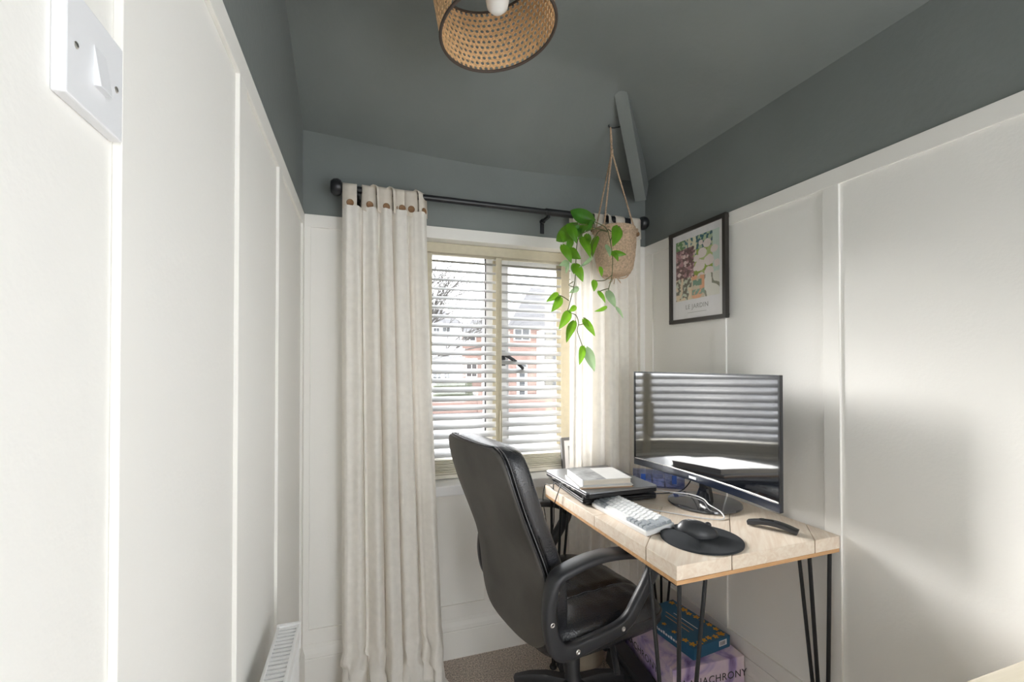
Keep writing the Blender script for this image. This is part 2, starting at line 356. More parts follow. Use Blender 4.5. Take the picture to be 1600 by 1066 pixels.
def fold_fn(seed, n, amp):
    r = random.Random(seed); ph = [r.uniform(0, 6.28) for _ in range(6)]
    def f(s, v):
        a = 2*math.pi*n*s+ph[0]+.5*math.sin(2*v+ph[1])+.8*math.sin(2*math.pi*s*1.3+ph[2])
        y = math.sin(a); y = math.copysign(abs(y)**.75, y)
        y = y*(.75+.25*math.sin(5*s+ph[3]+1.2*v))+.28*math.sin(2.3*a+ph[4]+v)
        return amp*y, amp*.45*math.cos(a+.5)
    return f
def curtain(name, label, xt, xb, zt, yc, nfold, seed, amp, tabs, puddle, yb=None):
    c = thing(name, label, 'curtain', ((xt[0]+xt[1])/2, yc, 0), group=None); ox = c.location.x
    ff = fold_fn(seed, nfold, amp); NU, NV = 170, 110
    def fn(s, t):
        v = t**.9; z = zt*(1-v)
        x0 = xt[0]+(xb[0]-xt[0])*v**1.3; x1 = xt[1]+(xb[1]-xt[1])*v**1.3
        fy, fx = ff(s, v); k = .55+.45*min(1, v*5)
        x = x0+(x1-x0)*s+fx*k*(.4+.6*math.sin(math.pi*s)); y = fy*k
        z0 = z
        if z < .22 and puddle:
            q = (.22-z)/.22; nz = noise.noise((x*14, y*20, z*9+seed)); n2 = noise.noise((x*30+5, y*20, z*26))
            y += -.055*q*q+.035*nz*q+.018*n2*q; x += .030*n2*q+.012*nz*q
            z = max(.004, z+.045*q*(nz*.6+n2*.7)+.012*q)
            if z0 < .05: y += -.06*(1-z0/.05)*(.4+.6*abs(nz)); z = max(.004, .02+.03*abs(n2)*(z0/.05))
        return (x-ox, y, max(z, .004))
    m = MB().grid(fn, NU, NV); m.build('curtain_fabric', M['curtain'], c, smooth=True)
    for tx, ry in tabs:
        w2 = .026; p = []
        for a in (-1, 1):
            x = a*w2
            p.append([(x, -.0215, -.085), (x, -.0205, -.06), (x, -.0185, -.03), (x, -.017, .004), (x, -.011, .0155), (x, 0, .0195), (x, .011, .0155), (x, .0165, .004), (x, .015, -.03), (x, .012, -.075)])
        n = len(p[0]); m = MB().add(p[0]+p[1], [(i, i+1, n+i+1, n+i) for i in range(n-1)])
        m.add([(-w2, -.0215, -.085), (0, -.0225, -.092), (w2, -.0215, -.085)], [(0, 1, 2)])
        tb = m.build('tab', M['tab'], c, smooth=True, loc=(tx-ox, RY-yc, RZ), rot=(0, 0, ry), solid=.002)
        MB().lathe([(.0, -.0015), (.012, -.0015), (.0135, 0), (.0135, .002), (.011, .0035), (.0095, .0025), (.004, .0022), (0, .0025)], 18).build('button', M['button'], tb, auto=True, loc=(.002, -.0235, -.062), rot=(math.pi/2, 0, 0))
    return c
curtain('curtain', 'long cream tab-top curtain left of the window, pooling on the carpet', (-.072, .243), (-.066, .315), 1.858, 1.795, 5, 3, .031,
        [(-.048, 0), (.021, .1), (.052, .95), (.082, .15), (.114, .9), (.143, .1), (.182, -.05), (.216, .8)], True)
curtain('curtain', 'cream tab-top curtain behind the hanging plant and monitor', (.893, 1.243), (.88, 1.25), 1.858, 1.797, 6, 11, .024,
        [(.92, .1), (.975, .5), (1.03, .1), (1.085, .6), (1.14, .1), (1.225, 0)], False)

# ------------------------------------------------------------------ light switch
sw = thing('light_switch', 'white square light switch on the left wall', 'light switch', (XL, .466, 1.5035))
box(0, .010, -.042, .042, -.0435, .0435).build('face_plate', M['white'], sw, bevel=.0015)
m = MB(); m.add([(.010, -.006, -.017), (.010, .012, -.017), (.010, .012, .017), (.010, -.006, .017), (.0155, -.006, -.017), (.0155, .012, -.017), (.0105, .012, .017), (.0105, -.006, .017)],
          [(0,1,2,3),(4,5,6,7),(0,1,5,4),(1,2,6,5),(2,3,7,6),(3,0,4,7)]); m.build('rocker', M['white'], sw, bevel=.0006)
for y in (-.030, .030): MB().lathe([(.0, .0085), (.0028, .0085), (.0028, .0105), (.0015, .0112), (0, .0112)], 12, (0, y, 0), 'x').build('screw', M['steel'], sw)

# ------------------------------------------------------------------ radiator
rd = thing('radiator', 'white panel radiator with slotted top grille on left wall', 'radiator', (XL, .80, 0))
RX0, RX1, RYA, RYB, RZT = .034, .081, -.40, .40, .626
m = MB(); N = 24                                   # front panel with shallow vertical flutes
def flute(u, v):
    y = RYA+(RYB-RYA)*u; return (RX1-.004*(.5+.5*math.cos(2*math.pi*N*u))*(1 if .05 < v < .95 else 0), y, .13+(RZT-.03-.13)*v)
m.grid(flute, N*6+1, 12); m.build('front_panel', M['radiator'], rd, smooth=True, solid=.002)
box(RX0, RX0+.004, RYA, RYB, .13, RZT-.02).build('back_panel', M['radiator'], rd)
box(RX0+.006, RX1-.008, RYA+.01, RYB-.01, .15, RZT-.025).build('convector', M['radin'], rd)
m = MB(); m.box(RX0-.002, RX0+.005, RYA, RYB, RZT-.03, RZT); m.box(RX1-.005, RX1+.002, RYA, RYB, RZT-.03, RZT); m.build('grille_edge', M['radiator'], rd, bevel=.002)
for y in (RYA, RYB-.012): box(RX0-.003, RX1+.003, y, y+.012, RZT-.06, RZT+.002).build('end_cap', M['radiator'], rd, bevel=.002)
g0 = box(RX0+.004, RX1-.004, -.0045, .0045, -.003, 0).build('grille_slat', M['radiator'], rd, loc=(0, RYA+.025, RZT-.002))
for i in range(1, 54): share(g0, 'grille_slat', rd, (0, RYA+.025+.0143*i, RZT-.002))
for y in (-.25, .25): box(.009, RX0, y-.02, y+.02, .2, .5).build('wall_bracket', M['radiator'], rd)
for y in (RYA+.03, RYB-.03): MB().tube([(.055, y, 0), (.055, y, .14)], .0075, 10).build('pipe', M['radiator'], rd, smooth=True)

# ------------------------------------------------------------------ hip beam, hook
S0, S1 = .045*YB, .230*YB
P0 = Vector((XR-S0, YB-S0, 2.035)); P1 = Vector((XR-S1, YB-S1, 2.372))
bm_ = thing('ceiling_beam', 'short slate-painted timber running diagonally up the ceiling corner', 'beam', P0)
dv = (P1-P0); sd_ = Vector((1, -1, 0)).normalized(); up_ = sd_.cross(dv).normalized(); up_ = up_ if up_.z > 0 else -up_
q = []
for base in (Vector((0, 0, 0)), dv*1.03):
    for a, b in ((-.5, 0), (.5, 0), (.5, 1), (-.5, 1)): q.append(base+sd_*a*.052+up_*b*.12)
MB().add(q, [(0,1,2,3),(4,5,6,7),(0,1,5,4),(1,2,6,5),(2,3,7,6),(3,0,4,7)]).build('timber', M['dark'], bm_, bevel=.002)
PH = P0+dv*.60+up_*.03-sd_*.026
HK = Vector((PH.x-.040, PH.y+.012, PH.z-.004))
hk = thing('ceiling_hook', 'black screw hook in the side of the ceiling beam', 'hook', PH)
pts = [Vector((.012, -.008, .004)), (HK-PH)*.6, (HK-PH), (HK-PH)+Vector((-.012, .004, .004)), (HK-PH)+Vector((-.012, .004, .016)), (HK-PH)+Vector((-.002, .0, .022))]
MB().tube(catmull(pts, 6), .0028, 8).build('hook_wire', M['black_metal'], hk, smooth=True)

# ------------------------------------------------------------------ hanging basket
BC = Vector((HK.x+.012, HK.y, 0)); ZT, ZB_ = at(960, 358, Y=BC.y).z, at(960, 431, Y=BC.y).z
hb = thing('hanging_basket', 'woven jute basket hung by three ropes from the ceiling beam', 'basket', (BC.x, BC.y, ZB_))
HT = ZT-ZB_; m = MB()
def weave(u, v):
    prof = [(0, 0), (.045, .0), (.064, .008), (.074, .03), (.083, HT*.4), (.088, HT*.75), (.086, HT), (.078, HT-.002), (.072, HT-.03)]
    s = v*(len(prof)-1); i = min(int(s), len(prof)-2); t = s-i; r = prof[i][0]+(prof[i+1][0]-prof[i][0])*t; z = prof[i][1]+(prof[i+1][1]-prof[i][1])*t
    k = .0022*math.sin(60*math.pi*u*1.0)*math.sin(z*560) if .02 < z < HT-.004 else 0
    a = 2*math.pi*u; return ((r+k)*math.cos(a), (r+k)*math.sin(a), z)
m.grid(weave, 120, 90, cu=True); m.build('woven_body', M['jute'], hb, smooth=True)
ktop = Vector((HK.x-BC.x-.008, 0, HK.z-ZB_)); kn = Vector((HK.x-BC.x-.002, 0, at(950, 238, Y=BC.y).z-ZB_))
def rope(name, pts, r, par, tw=55):
    P = catmull(pts, 40); m = MB()
    for ph in (0, 2.09, 4.19):
        L = 0; o = []
        for i, p in enumerate(P):
            if i: L += (P[i]-P[i-1]).length
            a = ph+L/.011*2*math.pi*.5; o.append(p+Vector((math.cos(a), math.sin(a), 0))*r*.55)
        m.tube(o, r*.62, 5)
    return m.build(name, M['jute'], par, smooth=True)
for a, rr in ((2.6, .083), (3.6, .083), (-.35, .086)):
    e = Vector((rr*math.cos(a), rr*math.sin(a), HT-.012))
    rope('rope', [ktop, ktop*.5+kn*.5+Vector((.0015*math.cos(a), .0015*math.sin(a), 0)), kn+Vector((.002*math.cos(a), .002*math.sin(a), 0)), kn*.5+e*.5, e], .0034, hb)
    mm = MB(); mm.tube(catmull([e+Vector((0, 0, .01)), e+Vector((.006*math.cos(a), .006*math.sin(a), 0)), e+Vector((0, 0, -.02)), Vector((.080*math.cos(a), .080*math.sin(a), HT*.35)), Vector((.05*math.cos(a), .05*math.sin(a), -.004)), Vector((.0, 0, -.008))], 8), .0028, 6); mm.build('rope_tail', M['jute'], hb, smooth=True)
    mm = MB(); [mm.tube([e+Vector((math.cos(t)*.009, math.sin(t)*.009, .004+math.sin(t*2+p)*.006)) for t in np.linspace(0, 6.28, 14)], .0042, 6) for p in (0, 1.6, 3)]; mm.build('rope_knot', M['jute'], hb, smooth=True)
m = MB(); [m.tube([kn+Vector((math.cos(t)*.0045, math.sin(t)*.0045, .025*k_-.01)) for t in np.linspace(0, 6.28, 10)], .0025, 5) for k_ in (0, .3, .6, .9)]; m.build('rope_binding', M['jute'], hb, smooth=True)
m = MB(); [m.tube([(0, 0, -.004), (.012*math.cos(a), .012*math.sin(a), -.012), (.028*math.cos(a), .028*math.sin(a), -.03)], .0016, 5) for a in (0, 1.2, 2.2, 3.6, 5)]; m.build('rope_tassel', M['jute'], hb)

# ------------------------------------------------------------------ pothos
PL = thing('trailing_pothos', 'green trailing pothos spilling out of the hanging basket', 'plant', (BC.x, BC.y, ZT-.03)); PO = PL.location.copy()
MB().lathe([(0, 0), (.070, 0), (.070, -.02), (0, -.02)], 24).build('soil', M['soil'], PL)
def leaf(bu, bv, tu, tv, wpx, yb, yt, mk='leaf', roll=0, bend=.15):
    b = at(bu, bv, Y=yb)-PO; t = at(tu, tv, Y=yt)-PO; d = t-b; L = d.length; ax = d.normalized()
    view = Vector((.45, .85, .1)).normalized(); side = ax.cross(view).normalized(); nrm = side.cross(ax).normalized()
    side = (side*math.cos(roll)+nrm*math.sin(roll)).normalized(); nrm = side.cross(ax).normalized()
    W = wpx/FPX*1.75/2; m = MB(); NS = 10
    def fn(u, v):
        s = u; wd = W*1.12*(math.sin(math.pi*min(1, s**.62))**.85)*(1 if s > 0 else 0)+(W*.25 if s < .02 else 0); q = v*2-1
        back = -.07*L*abs(q)*(1-s)**3
        return b+ax*(s*L+back)+side*q*wd+nrm*(abs(q)*wd*.35-bend*L*math.sin(s*math.pi))
    m.grid(fn, NS, 7); return m.build('leaf', M[mk], PL, smooth=True)
D = 1.55
for a in [(928, 346, 891, 329, 20, 1.53, 1.50, 'leaf_dark', .2, -.12), (926, 346, 914, 363, 11, 1.53, 1.52, 'leaf_dark', .9), (903, 351, 869, 377, 20, 1.52, 1.50, 'leaf_dark', .2, -.15), (889, 350, 901, 381, 14, 1.50, 1.48, 'leaf', .3),
          (878, 361, 880, 380, 9, 1.50, 1.48, 'leaf', .5), (903, 356, 906, 377, 11, 1.53, 1.51, 'leaf_dark', .6), (909, 371, 923, 404, 13, 1.51, 1.47, 'leaf', .4), (932, 370, 926, 402, 11, 1.51, 1.48, 'leaf', -.4),
          (966, 354, 957, 386, 17, 1.49, 1.46, 'leaf', .3), (955, 396, 979, 398, 9, 1.47, 1.45, 'leaf', .2), (957, 393, 966, 409, 8, 1.46, 1.44, 'leaf', .5), (948, 383, 953, 402, 8, 1.47, 1.45, 'leaf_pale', .5),
          (879, 383, 893, 412, 13, 1.50, 1.48, 'leaf', .4), (888, 391, 908, 405, 14, 1.50, 1.46, 'leaf', -.2), (889, 410, 873, 415, 9, 1.50, 1.49, 'leaf_pale', 0), (887, 411, 884, 428, 6, 1.50, 1.5, 'leaf_pale', .4),
          (899, 413, 911, 441, 13, 1.49, 1.47, 'leaf', .2), (896, 412, 897, 429, 8, 1.50, 1.5, 'leaf', -.4), (925, 402, 904, 418, 6, 1.48, 1.47, 'leaf_pale', .5), (938, 417, 940, 433, 6, 1.46, 1.45, 'leaf', .3),
          (929, 438, 928, 456, 9, 1.47, 1.46, 'leaf', .3), (914, 350, 905, 372, 12, 1.54, 1.52, 'leaf_dark', -.3), (893, 372, 884, 397, 10, 1.52, 1.5, 'leaf_dark', .3), (918, 366, 916, 392, 11, 1.53, 1.5, 'leaf_dark', .1),
          (904, 450, 889, 458, 8, 1.5, 1.49, 'leaf_pale', .2), (872, 459, 853, 472, 9, 1.5, 1.49, 'leaf', .2), (877, 465, 861, 488, 12, 1.49, 1.47, 'leaf', .3), (900, 479, 888, 488, 8, 1.5, 1.49, 'leaf', .1),
          (890, 487, 873, 515, 13, 1.49, 1.47, 'leaf', .2), (897, 502, 885, 536, 12, 1.48, 1.46, 'leaf', -.2), (912, 499, 930, 526, 10, 1.49, 1.47, 'leaf', .3), (911, 541, 905, 571, 10, 1.49, 1.48, 'leaf', .3),
          (916, 544, 929, 581, 14, 1.49, 1.47, 'leaf_pale', .2), (935, 455, 946, 474, 7, 1.48, 1.47, 'leaf', .5), (948, 480, 928, 487, 6, 1.48, 1.47, 'leaf', .3), (949, 455, 962, 481, 11, 1.47, 1.46, 'leaf_pale', .1), (963, 480, 974, 498, 5, 1.47, 1.46, 'leaf_pale', .3)]:
    leaf(*a)
def stem(pp, r=.0018):
    MB().tube(catmull([at(u, v, Y=y)-PO for u, v, y in pp], 6), r, 6).build('stem', M['stem'], PL, smooth=True)
stem([(950, 362, 1.57), (930, 358, 1.52), (905, 370, 1.50), (900, 405, 1.49), (898, 440, 1.49), (889, 478, 1.49), (888, 487, 1.49), (900, 493, 1.49), (904, 505, 1.49), (902, 517, 1.49), (908, 535, 1.49), (913, 553, 1.49)])
stem([(955, 362, 1.56), (950, 359, 1.50), (953, 375, 1.475), (957, 400, 1.465), (956, 432, 1.465), (951, 452, 1.47), (954, 463, 1.47), (962, 480, 1.47)])
stem([(950, 362, 1.57), (944, 354, 1.53), (928, 346, 1.53)]); stem([(948, 362, 1.56), (925, 355, 1.54), (905, 350, 1.52), (890, 352, 1.5)])
stem([(948, 362, 1.56), (935, 362, 1.51), (925, 385, 1.49), (925, 402, 1.48)]); stem([(889, 470, 1.49), (880, 464, 1.49), (872, 461, 1.5)]); stem([(904, 508, 1.49), (911, 506, 1.49), (915, 498, 1.49), (911, 497, 1.49)])
stem([(956, 430, 1.465), (945, 438, 1.47), (930, 439, 1.47)]); stem([(951, 451, 1.47), (943, 453, 1.475), (936, 456, 1.48)]); stem([(896, 440, 1.49), (889, 446, 1.5), (903, 450, 1.5)]); stem([(953, 378, 1.475), (960, 362, 1.48), (967, 354, 1.49)])

# ------------------------------------------------------------------ pendant lamp
LX, LY, LZ, LR, LH = .33, 1.10, 2.118, .152, .175
lp = thing('pendant_lamp', 'drum pendant lamp with woven cane shade and brown rim', 'lamp', (LX, LY, ZC))
z0, z1 = LZ-ZC, LZ+LH-ZC; NC, NRW = 60, 11; m = MB()
for r_ in range(NRW):
    for c_ in range(NC):
        vs = []; u0 = c_+(.5 if r_ % 2 else 0)
        for sx, sy in ((0,0),(.5,0),(1,0),(1,.5),(1,1),(.5,1),(0,1),(0,.5)): vs.append((u0+sx, r_+sy))
        for k_ in range(8):
            a = math.pi*(1.25+k_/4); vs.append((u0+.5+.33*math.cos(a), r_+.5+.33*math.sin(a)))
        P = [(LR*math.cos(2*math.pi*x/NC), LR*math.sin(2*math.pi*x/NC), z0+(z1-z0)*y/NRW) for x, y in vs]
        m.add(P, [(i, (i+1) % 8, 8+(i+1) % 8, 8+i) for i in range(8)])
m.build('cane_shade', M['cane'], lp, solid=.0025)
for z in (z0, z1): MB().tube([((LR)*math.cos(a), (LR)*math.sin(a), z) for a in np.linspace(0, 2*math.pi, 65)[:-1]], .0042, 8, closed=True).build('rim', M['brown_trim'], lp, smooth=True)
MB().lathe([(0, z0+.050), (.014, z0+.052), (.027, z0+.065), (.031, z0+.084), (.028, z0+.10), (.017, z0+.12), (.0135, z0+.13)], 28).build('bulb', M['bulb'], lp, smooth=True)
MB().lathe([(.0, z0+.125), (.019, z0+.125), (.019, z0+.16), (.006, z0+.17), (.006, -.012), (.045, -.010), (.048, 0), (0, .0)], 24).build('lamp_holder', M['white'], lp, auto=True)
m = MB(); [m.tube([(.019*math.cos(a), .019*math.sin(a), z0+.15), (LR*math.cos(a), LR*math.sin(a), z1-.002)], .0016, 6) for a in (0, 2.09, 4.19)]; m.build('shade_spoke', M['white'], lp)

tilt = Matrix.Rotation(math.radians(10), 4, -Vector((math.sin(YAW), math.cos(YAW), 0))); pv = Vector((0, 0, z0+.02))   # the shade hangs askew
for o in lp.children:
    if o.name.split('.')[0] in ('cane_shade', 'rim', 'shade_spoke'): o.rotation_euler = tilt.to_euler(); o.location = pv-tilt @ pv
# ------------------------------------------------------------------ framed print
def text_mesh(name, txt, size, mt, parent, M4, ext=.0003, sx=1., align='CENTER'):
    cu = bpy.data.curves.new(name, 'FONT'); cu.body = txt; cu.size = size; cu.extrude = ext; cu.align_x = align; cu.space_character = sx
    t = bpy.data.objects.new(name+'_tmp', cu); COL.objects.link(t); dg = bpy.context.evaluated_depsgraph_get(); dg.update()
    me = bpy.data.meshes.new_from_object(t.evaluated_get(dg)); bpy.data.objects.remove(t); me.transform(M4); me.materials.clear(); me.materials.append(mt)
    o = bpy.data.objects.new(name, me); COL.objects.link(o); o.parent = parent; return o
def frame4(ex, ey, ez, o): return Matrix(((ex[0], ey[0], ez[0], o[0]), (ex[1], ey[1], ez[1], o[1]), (ex[2], ey[2], ez[2], o[2]), (0, 0, 0, 1)))
PX, PY0, PY1, PZ0, PZ1 = XR-BT-.001, 1.352, 1.682, 1.432, 1.838
pf = thing('framed_print', 'framed abstract garden print with white border on the right wall', 'picture', (PX, (PY0+PY1)/2, PZ0))
hw, ht, fw = (PY1-PY0)/2, PZ1-PZ0, .016
m = MB()
for a in ((-hw, hw, 0, fw), (-hw, hw, ht-fw, ht), (-hw, -hw+fw, fw, ht-fw), (hw-fw, hw, fw, ht-fw)): m.box(-.020, 0, *a)
m.build('frame', M['frame'], pf, bevel=.001)
box(-.010, -.002, -hw+fw, hw-fw, fw, ht-fw).build('print_sheet', M['paper'], pf)
aw, az0, az1 = hw-fw-.022, .098, ht-fw-.030
NX, NZ = 96, 130; rg = random.Random(4)
circ = [(.63, .30, .10), (.78, .44, .105), (.58, .49, .115), (.78, .62, .10), (.74, .17, .085), (.89, .29, .075), (.95, .52, .07), (.50, .36, .07), (.60, .66, .075), (.60, .13, .05), (.47, .52, .05)]
dots = [(rg.uniform(0, .45), rg.uniform(.18, .64), rg.uniform(.018, .045), rg.choice([(.42, .22, .24), (.62, .42, .42), (.12, .05, .05), (.75, .62, .60), (.20, .10, .12)])) for _ in range(120)]
def art(x, y):
    n = noise.noise((x*7, y*7, 1)); n2 = noise.noise((x*18, y*18, 3)); n3 = noise.noise((x*3, y*9, 8)); c = (.80, .80, .74)
    if y < .68:
        c = (.30, .42, .05) if n > -.1 else (.45, .55, .22)
        if y < .22 and x > .05: c = (.02, .12, .16) if n2 > .02 else (.45, .55, .36)
        if x > .86: c = (.60, .72, .66)
        if y < .3 and .25 < x < .5: c = (.05, .20, .24) if n2 > 0 else (.70, .68, .48)
        if .3 < x < .36 and y < .25 or .42 < x < .49 and y < .28: c = (.76, .74, .58)
        if x < .45+.05*n2 and y > .14:
            c = (.10, .05, .05) if n2 > 0 else (.28, .14, .15)
            for a, b, r, k in dots:
                if (x-a)**2+((y-b)*1.3)**2 < r*r: c = k
        if x < .2 and y < .15: c = (.10, .26, .08) if n2 > -.1 else (.5, .6, .4)
    for a, b, r in circ:
        if (x-a)**2+((y-b)*1.25)**2 < (r*(1+.15*n2))**2: c = (.82, .74, .72)
    if y >= .64+.03*n2:
        if x < .38: c = (.74, .62, .45) if math.sin(x*26+n*4+y*5) > -.1 else ((.14, .13, .09) if n2 > -.1 else (.55, .60, .48))
        elif x < .68: c = (.78, .42, .24) if n > -.05 else (.62, .55, .42)
        else: c = (.76, .76, .70) if math.sin(x*14-y*18+n*3) > -.75 else (.25, .26, .20)
        if .42 < x < .62 and .70 < y < .80 and n2 > -.25: c = (.16, .30, .22)
        if .40 < x < .68 and .86 < y < .94 and n2 > -.2: c = (.22, .36, .28)
    return c
m = MB().grid(lambda u, v: (-.0106, aw-2*aw*u, az1+(az0-az1)*v), NX, NZ)
ao = m.build('artwork', attr_mat('print_ink', .5), pf); me = ao.data; ca = me.color_attributes.new('Col', 'FLOAT_COLOR', 'POINT')
for i, vv in enumerate(me.vertices): ca.data[i].color = (*art((aw-vv.co.y)/(2*aw), (az1-vv.co.z)/(az1-az0)), 1)
text_mesh('lettering', 'LE JARDIN', .027, M['inkgrey'], pf, frame4((0, -1, 0), (0, 0, 1), (-1, 0, 0), (-.0106, 0, .058)), sx=1.1)
box(-.0106, -.0100, -.055, .055, .041, .0425).build('caption_line', M['inkgrey'], pf)
box(-.0165, -.0155, -hw+fw, hw-fw, fw, ht-fw).build('glazing', thin_glass('picture_glass', refl=.04), pf)

# ------------------------------------------------------------------ desk
DX0, DX1, DY0, DY1, DZ, PTK, PLY = -.295, .295, -.40, .40, .749, .037, .012
dk = thing('desk', 'pale chevron-plank wooden desk on black hairpin legs', 'desk', (1.031, 1.332, 0), math.radians(1.3))
def clip(poly, a, b, c):       # keep a*x+b*y <= c
    out = []
    for i in range(len(poly)):
        p, q = poly[i-1], poly[i]; dp, dq = a*p[0]+b*p[1]-c, a*q[0]+b*q[1]-c
        if (dp <= 0) != (dq <= 0): t = dp/(dp-dq); out.append((p[0]+(q[0]-p[0])*t, p[1]+(q[1]-p[1])*t))
        if dq <= 0: out.append(q)
    return out
seams = [-.315-1.036+1.332, -.013-1.036+1.332, .295-1.036+1.332]; G = .0012
for sgn in (1, -1):
    half = [(DX0, DY0), (DX1, DY0), (DX1, -G), (DX0, -G)]
    bounds = [-9]+seams+[9]
    for i in range(4):
        p = clip(half, 1, -1, bounds[i+1]-G); p = clip(p, -1, 1, -(bounds[i]+G))
        if len(p) < 3: continue
        ang = math.pi/4*sgn; ca_, sa_ = math.cos(-ang), math.sin(-ang)
        cx = sum(a for a, b in p)/len(p); cy_ = sum(b for a, b in p)/len(p)*sgn
        loc = [((a-cx)*ca_-(b*sgn-cy_)*sa_, (a-cx)*sa_+(b*sgn-cy_)*ca_) for a, b in p]
        if sgn < 0: loc = loc[::-1]
        MB().prism(loc, -PTK, 0).build('plank', M['plank'], dk, bevel=.0015, loc=(cx, cy_, DZ-random.uniform(0, .0012)), rot=(0, 0, ang))
box(DX0+.001, DX1-.001, DY0+.001, DY1-.001, DZ-PTK-PLY, DZ-PTK-.0012).build('base_board', M['ply'], dk, bevel=.001)
ZU = DZ-PTK-PLY
for sx, sy in ((-1, -1), (1, -1), (-1, 1), (1, 1)):
    lg = MB().prism([(sx*.292*1+0, sy*.392), (sx*.292, sy*.27), (sx*.27, sy*.26), (sx*.18, sy*.36), (sx*.18, sy*.392)][::sx*sy], ZU-.004, ZU).build('hairpin_leg', M['black_metal'], dk)
    foot = Vector((sx*.272, sy*.372, .006))
    m = MB()
    for tx, ty in ((.283, .275), (.274, .384), (.19, .384)):
        d0 = Vector((sx*tx, sy*ty, ZU-.004)); m.tube([d0, foot+(d0-foot)*.02+Vector((sx*(tx-.272)*.12, sy*(ty-.372)*.12, 0))], .0055, 10)
    m.lathe([(.0, 0), (.014, 0), (.016, .006), (.012, .014), (0, .016)], 14, (foot.x, foot.y, 0)); m.build('leg_rods', M['black_metal'], lg, auto=True)

# ------------------------------------------------------------------ monitor
mo = thing('monitor', 'black curved computer monitor reflecting the window, on a round stand', 'monitor', (1.135, 1.297, DZ))
A_, B_ = Vector((1.115, 1.640, 0)), Vector((1.140, .960, 0)); ctr = (A_+B_)/2; hx = (B_-A_)/2; HWD = hx.length; hx.normalize(); nn = Vector((hx.y, -hx.x, 0)); nn = nn if nn.x < 0 else -nn   # nn faces the viewer
ZB0, ZT0 = .828-DZ, 1.222-DZ; SAG = .026; cen = ctr-Vector((1.135, 1.297, 0))
def scr(s, z, off):  # s -1..1 along the width
    return cen+hx*(s*HWD)+nn*(SAG*(s*s)-SAG*.6+off)+Vector((0, 0, z))
def slab(name, s0, s1, za, zb, o0, o1, mt, par, n=24, **k):
    m = MB(); vs = []; fs = []
    for i in range(n+1):
        s = s0+(s1-s0)*i/n
        vs += [scr(s, za, o0), scr(s, zb, o0), scr(s, zb, o1), scr(s, za, o1)]
    for i in range(n):
        for j in range(4): fs.append((i*4+j, i*4+(j+1) % 4, i*4+4+(j+1) % 4, i*4+4+j))
    fs += [(0, 1, 2, 3), (n*4+3, n*4+2, n*4+1, n*4)]
    return m.add(vs, fs).build(name, mt, par, auto=True, **k)
slab('housing', -1, 1, ZB0, ZT0, -.012, -.002, M['black_plastic'], mo, bevel=.0015)
slab('rear_shell', -.82, .82, ZB0+.02, ZT0-.12, -.034, -.012, M['black_plastic'], mo, bevel=.004)
sp = slab('screen', -.985, .985, ZB0+.028, ZT0-.006, -.002, .0002, M['screen'], mo)
slab('bottom_bezel', -1, 1, ZB0, ZB0+.026, -.004, .003, mat('bezel_blue_black', (.006, .010, .022), .2, spec=.7), mo, bevel=.001)
slab('bezel_line', -.985, .985, ZB0+.026, ZB0+.0285, -.002, .0032, M['steel'], mo)
for s0, s1 in ((-1, -.985), (.985, 1)): slab('side_bezel', s0, s1, ZB0+.026, ZT0, -.004, .003, M['gloss'], mo, n=2)
slab('top_bezel', -.985, .985, ZT0-.006, ZT0, -.004, .003, M['gloss'], mo)
slab('maker_badge', -.13, -.03, ZB0+.008, ZB0+.017, .003, .0035, M['white'], mo, n=2)
sb = Vector((.040, .012, 0))
m = MB().lathe([(0, 0), (.122, 0), (.126, .004), (.124, .009), (.10, .012), (.05, .017), (0, .018)], 56, sb); m.build('stand_base', M['smoke'], mo, auto=True)
m = MB(); m.sweep(catmull([sb+Vector((.0, 0, .012)), sb+Vector((.005, 0, .05)), sb+Vector((0, 0, .10)), sb+Vector((-.012, 0, .16))], 5), (0, 1, 0), [.040-.018*min(1, i/6) for i in range(16)], .012); m.build('stand_neck', M['gloss'], mo, auto=True)

# ------------------------------------------------------------------ items on the desk
def onto(u, v, z=DZ): return at(u, v, Z=z)
# black laptop below, grey laptop above
l1 = thing('laptop', 'thin black closed laptop underneath the grey laptop on desk', 'laptop', (.905, 1.570, DZ), math.radians(-3))
MB().prism([(x, y) for x, y in [(-.150, -.148), (-.142, -.158), (.142, -.158), (.150, -.148), (.150, .148), (.142, .158), (-.142, .158), (-.150, .148)]], .004, .014).build('base', M['laptop_black'], l1, bevel=.002)
MB().prism([(-.150, -.148), (-.142, -.158), (.142, -.158), (.150, -.148), (.150, .148), (.142, .158), (-.142, .158), (-.150, .148)], .0145, .022).build('lid', M['laptop_black'], l1, bevel=.002)
for x, y in ((-.13, -.13), (.13, -.13), (-.13, .13), (.13, .13)): box(x-.012, x+.012, y-.004, y+.004, 0, .0045).build('rubber_foot', M['black_plastic'], l1)
l2 = thing('laptop', 'grey metal closed laptop with two books stacked on its lid', 'laptop', (.888, 1.568, DZ+.022), math.radians(1))
RP = [(-.148, -.170), (-.138, -.180), (.138, -.180), (.148, -.170), (.148, .170), (.138, .180), (-.138, .180), (-.148, .170)]
MB().prism(RP, .012, .026).build('base', M['laptop_black'], l2, bevel=.003)
MB().prism(RP, .0268, .034).build('lid', M['laptop'], l2, bevel=.002)
for x, y in ((-.12, -.13), (.12, -.13), (-.12, .13), (.12, .13)): box(x-.02, x+.02, y-.006, y+.006, 0, .0125).build('rubber_foot', M['black_plastic'], l2)
for i, y in enumerate((-.07, -.03, .02, .10)): box(-.1486, -.146, y-.012, y+.012, .016, .022).build('side_port', M['steel'], l2)
zt = DZ+.022+.034
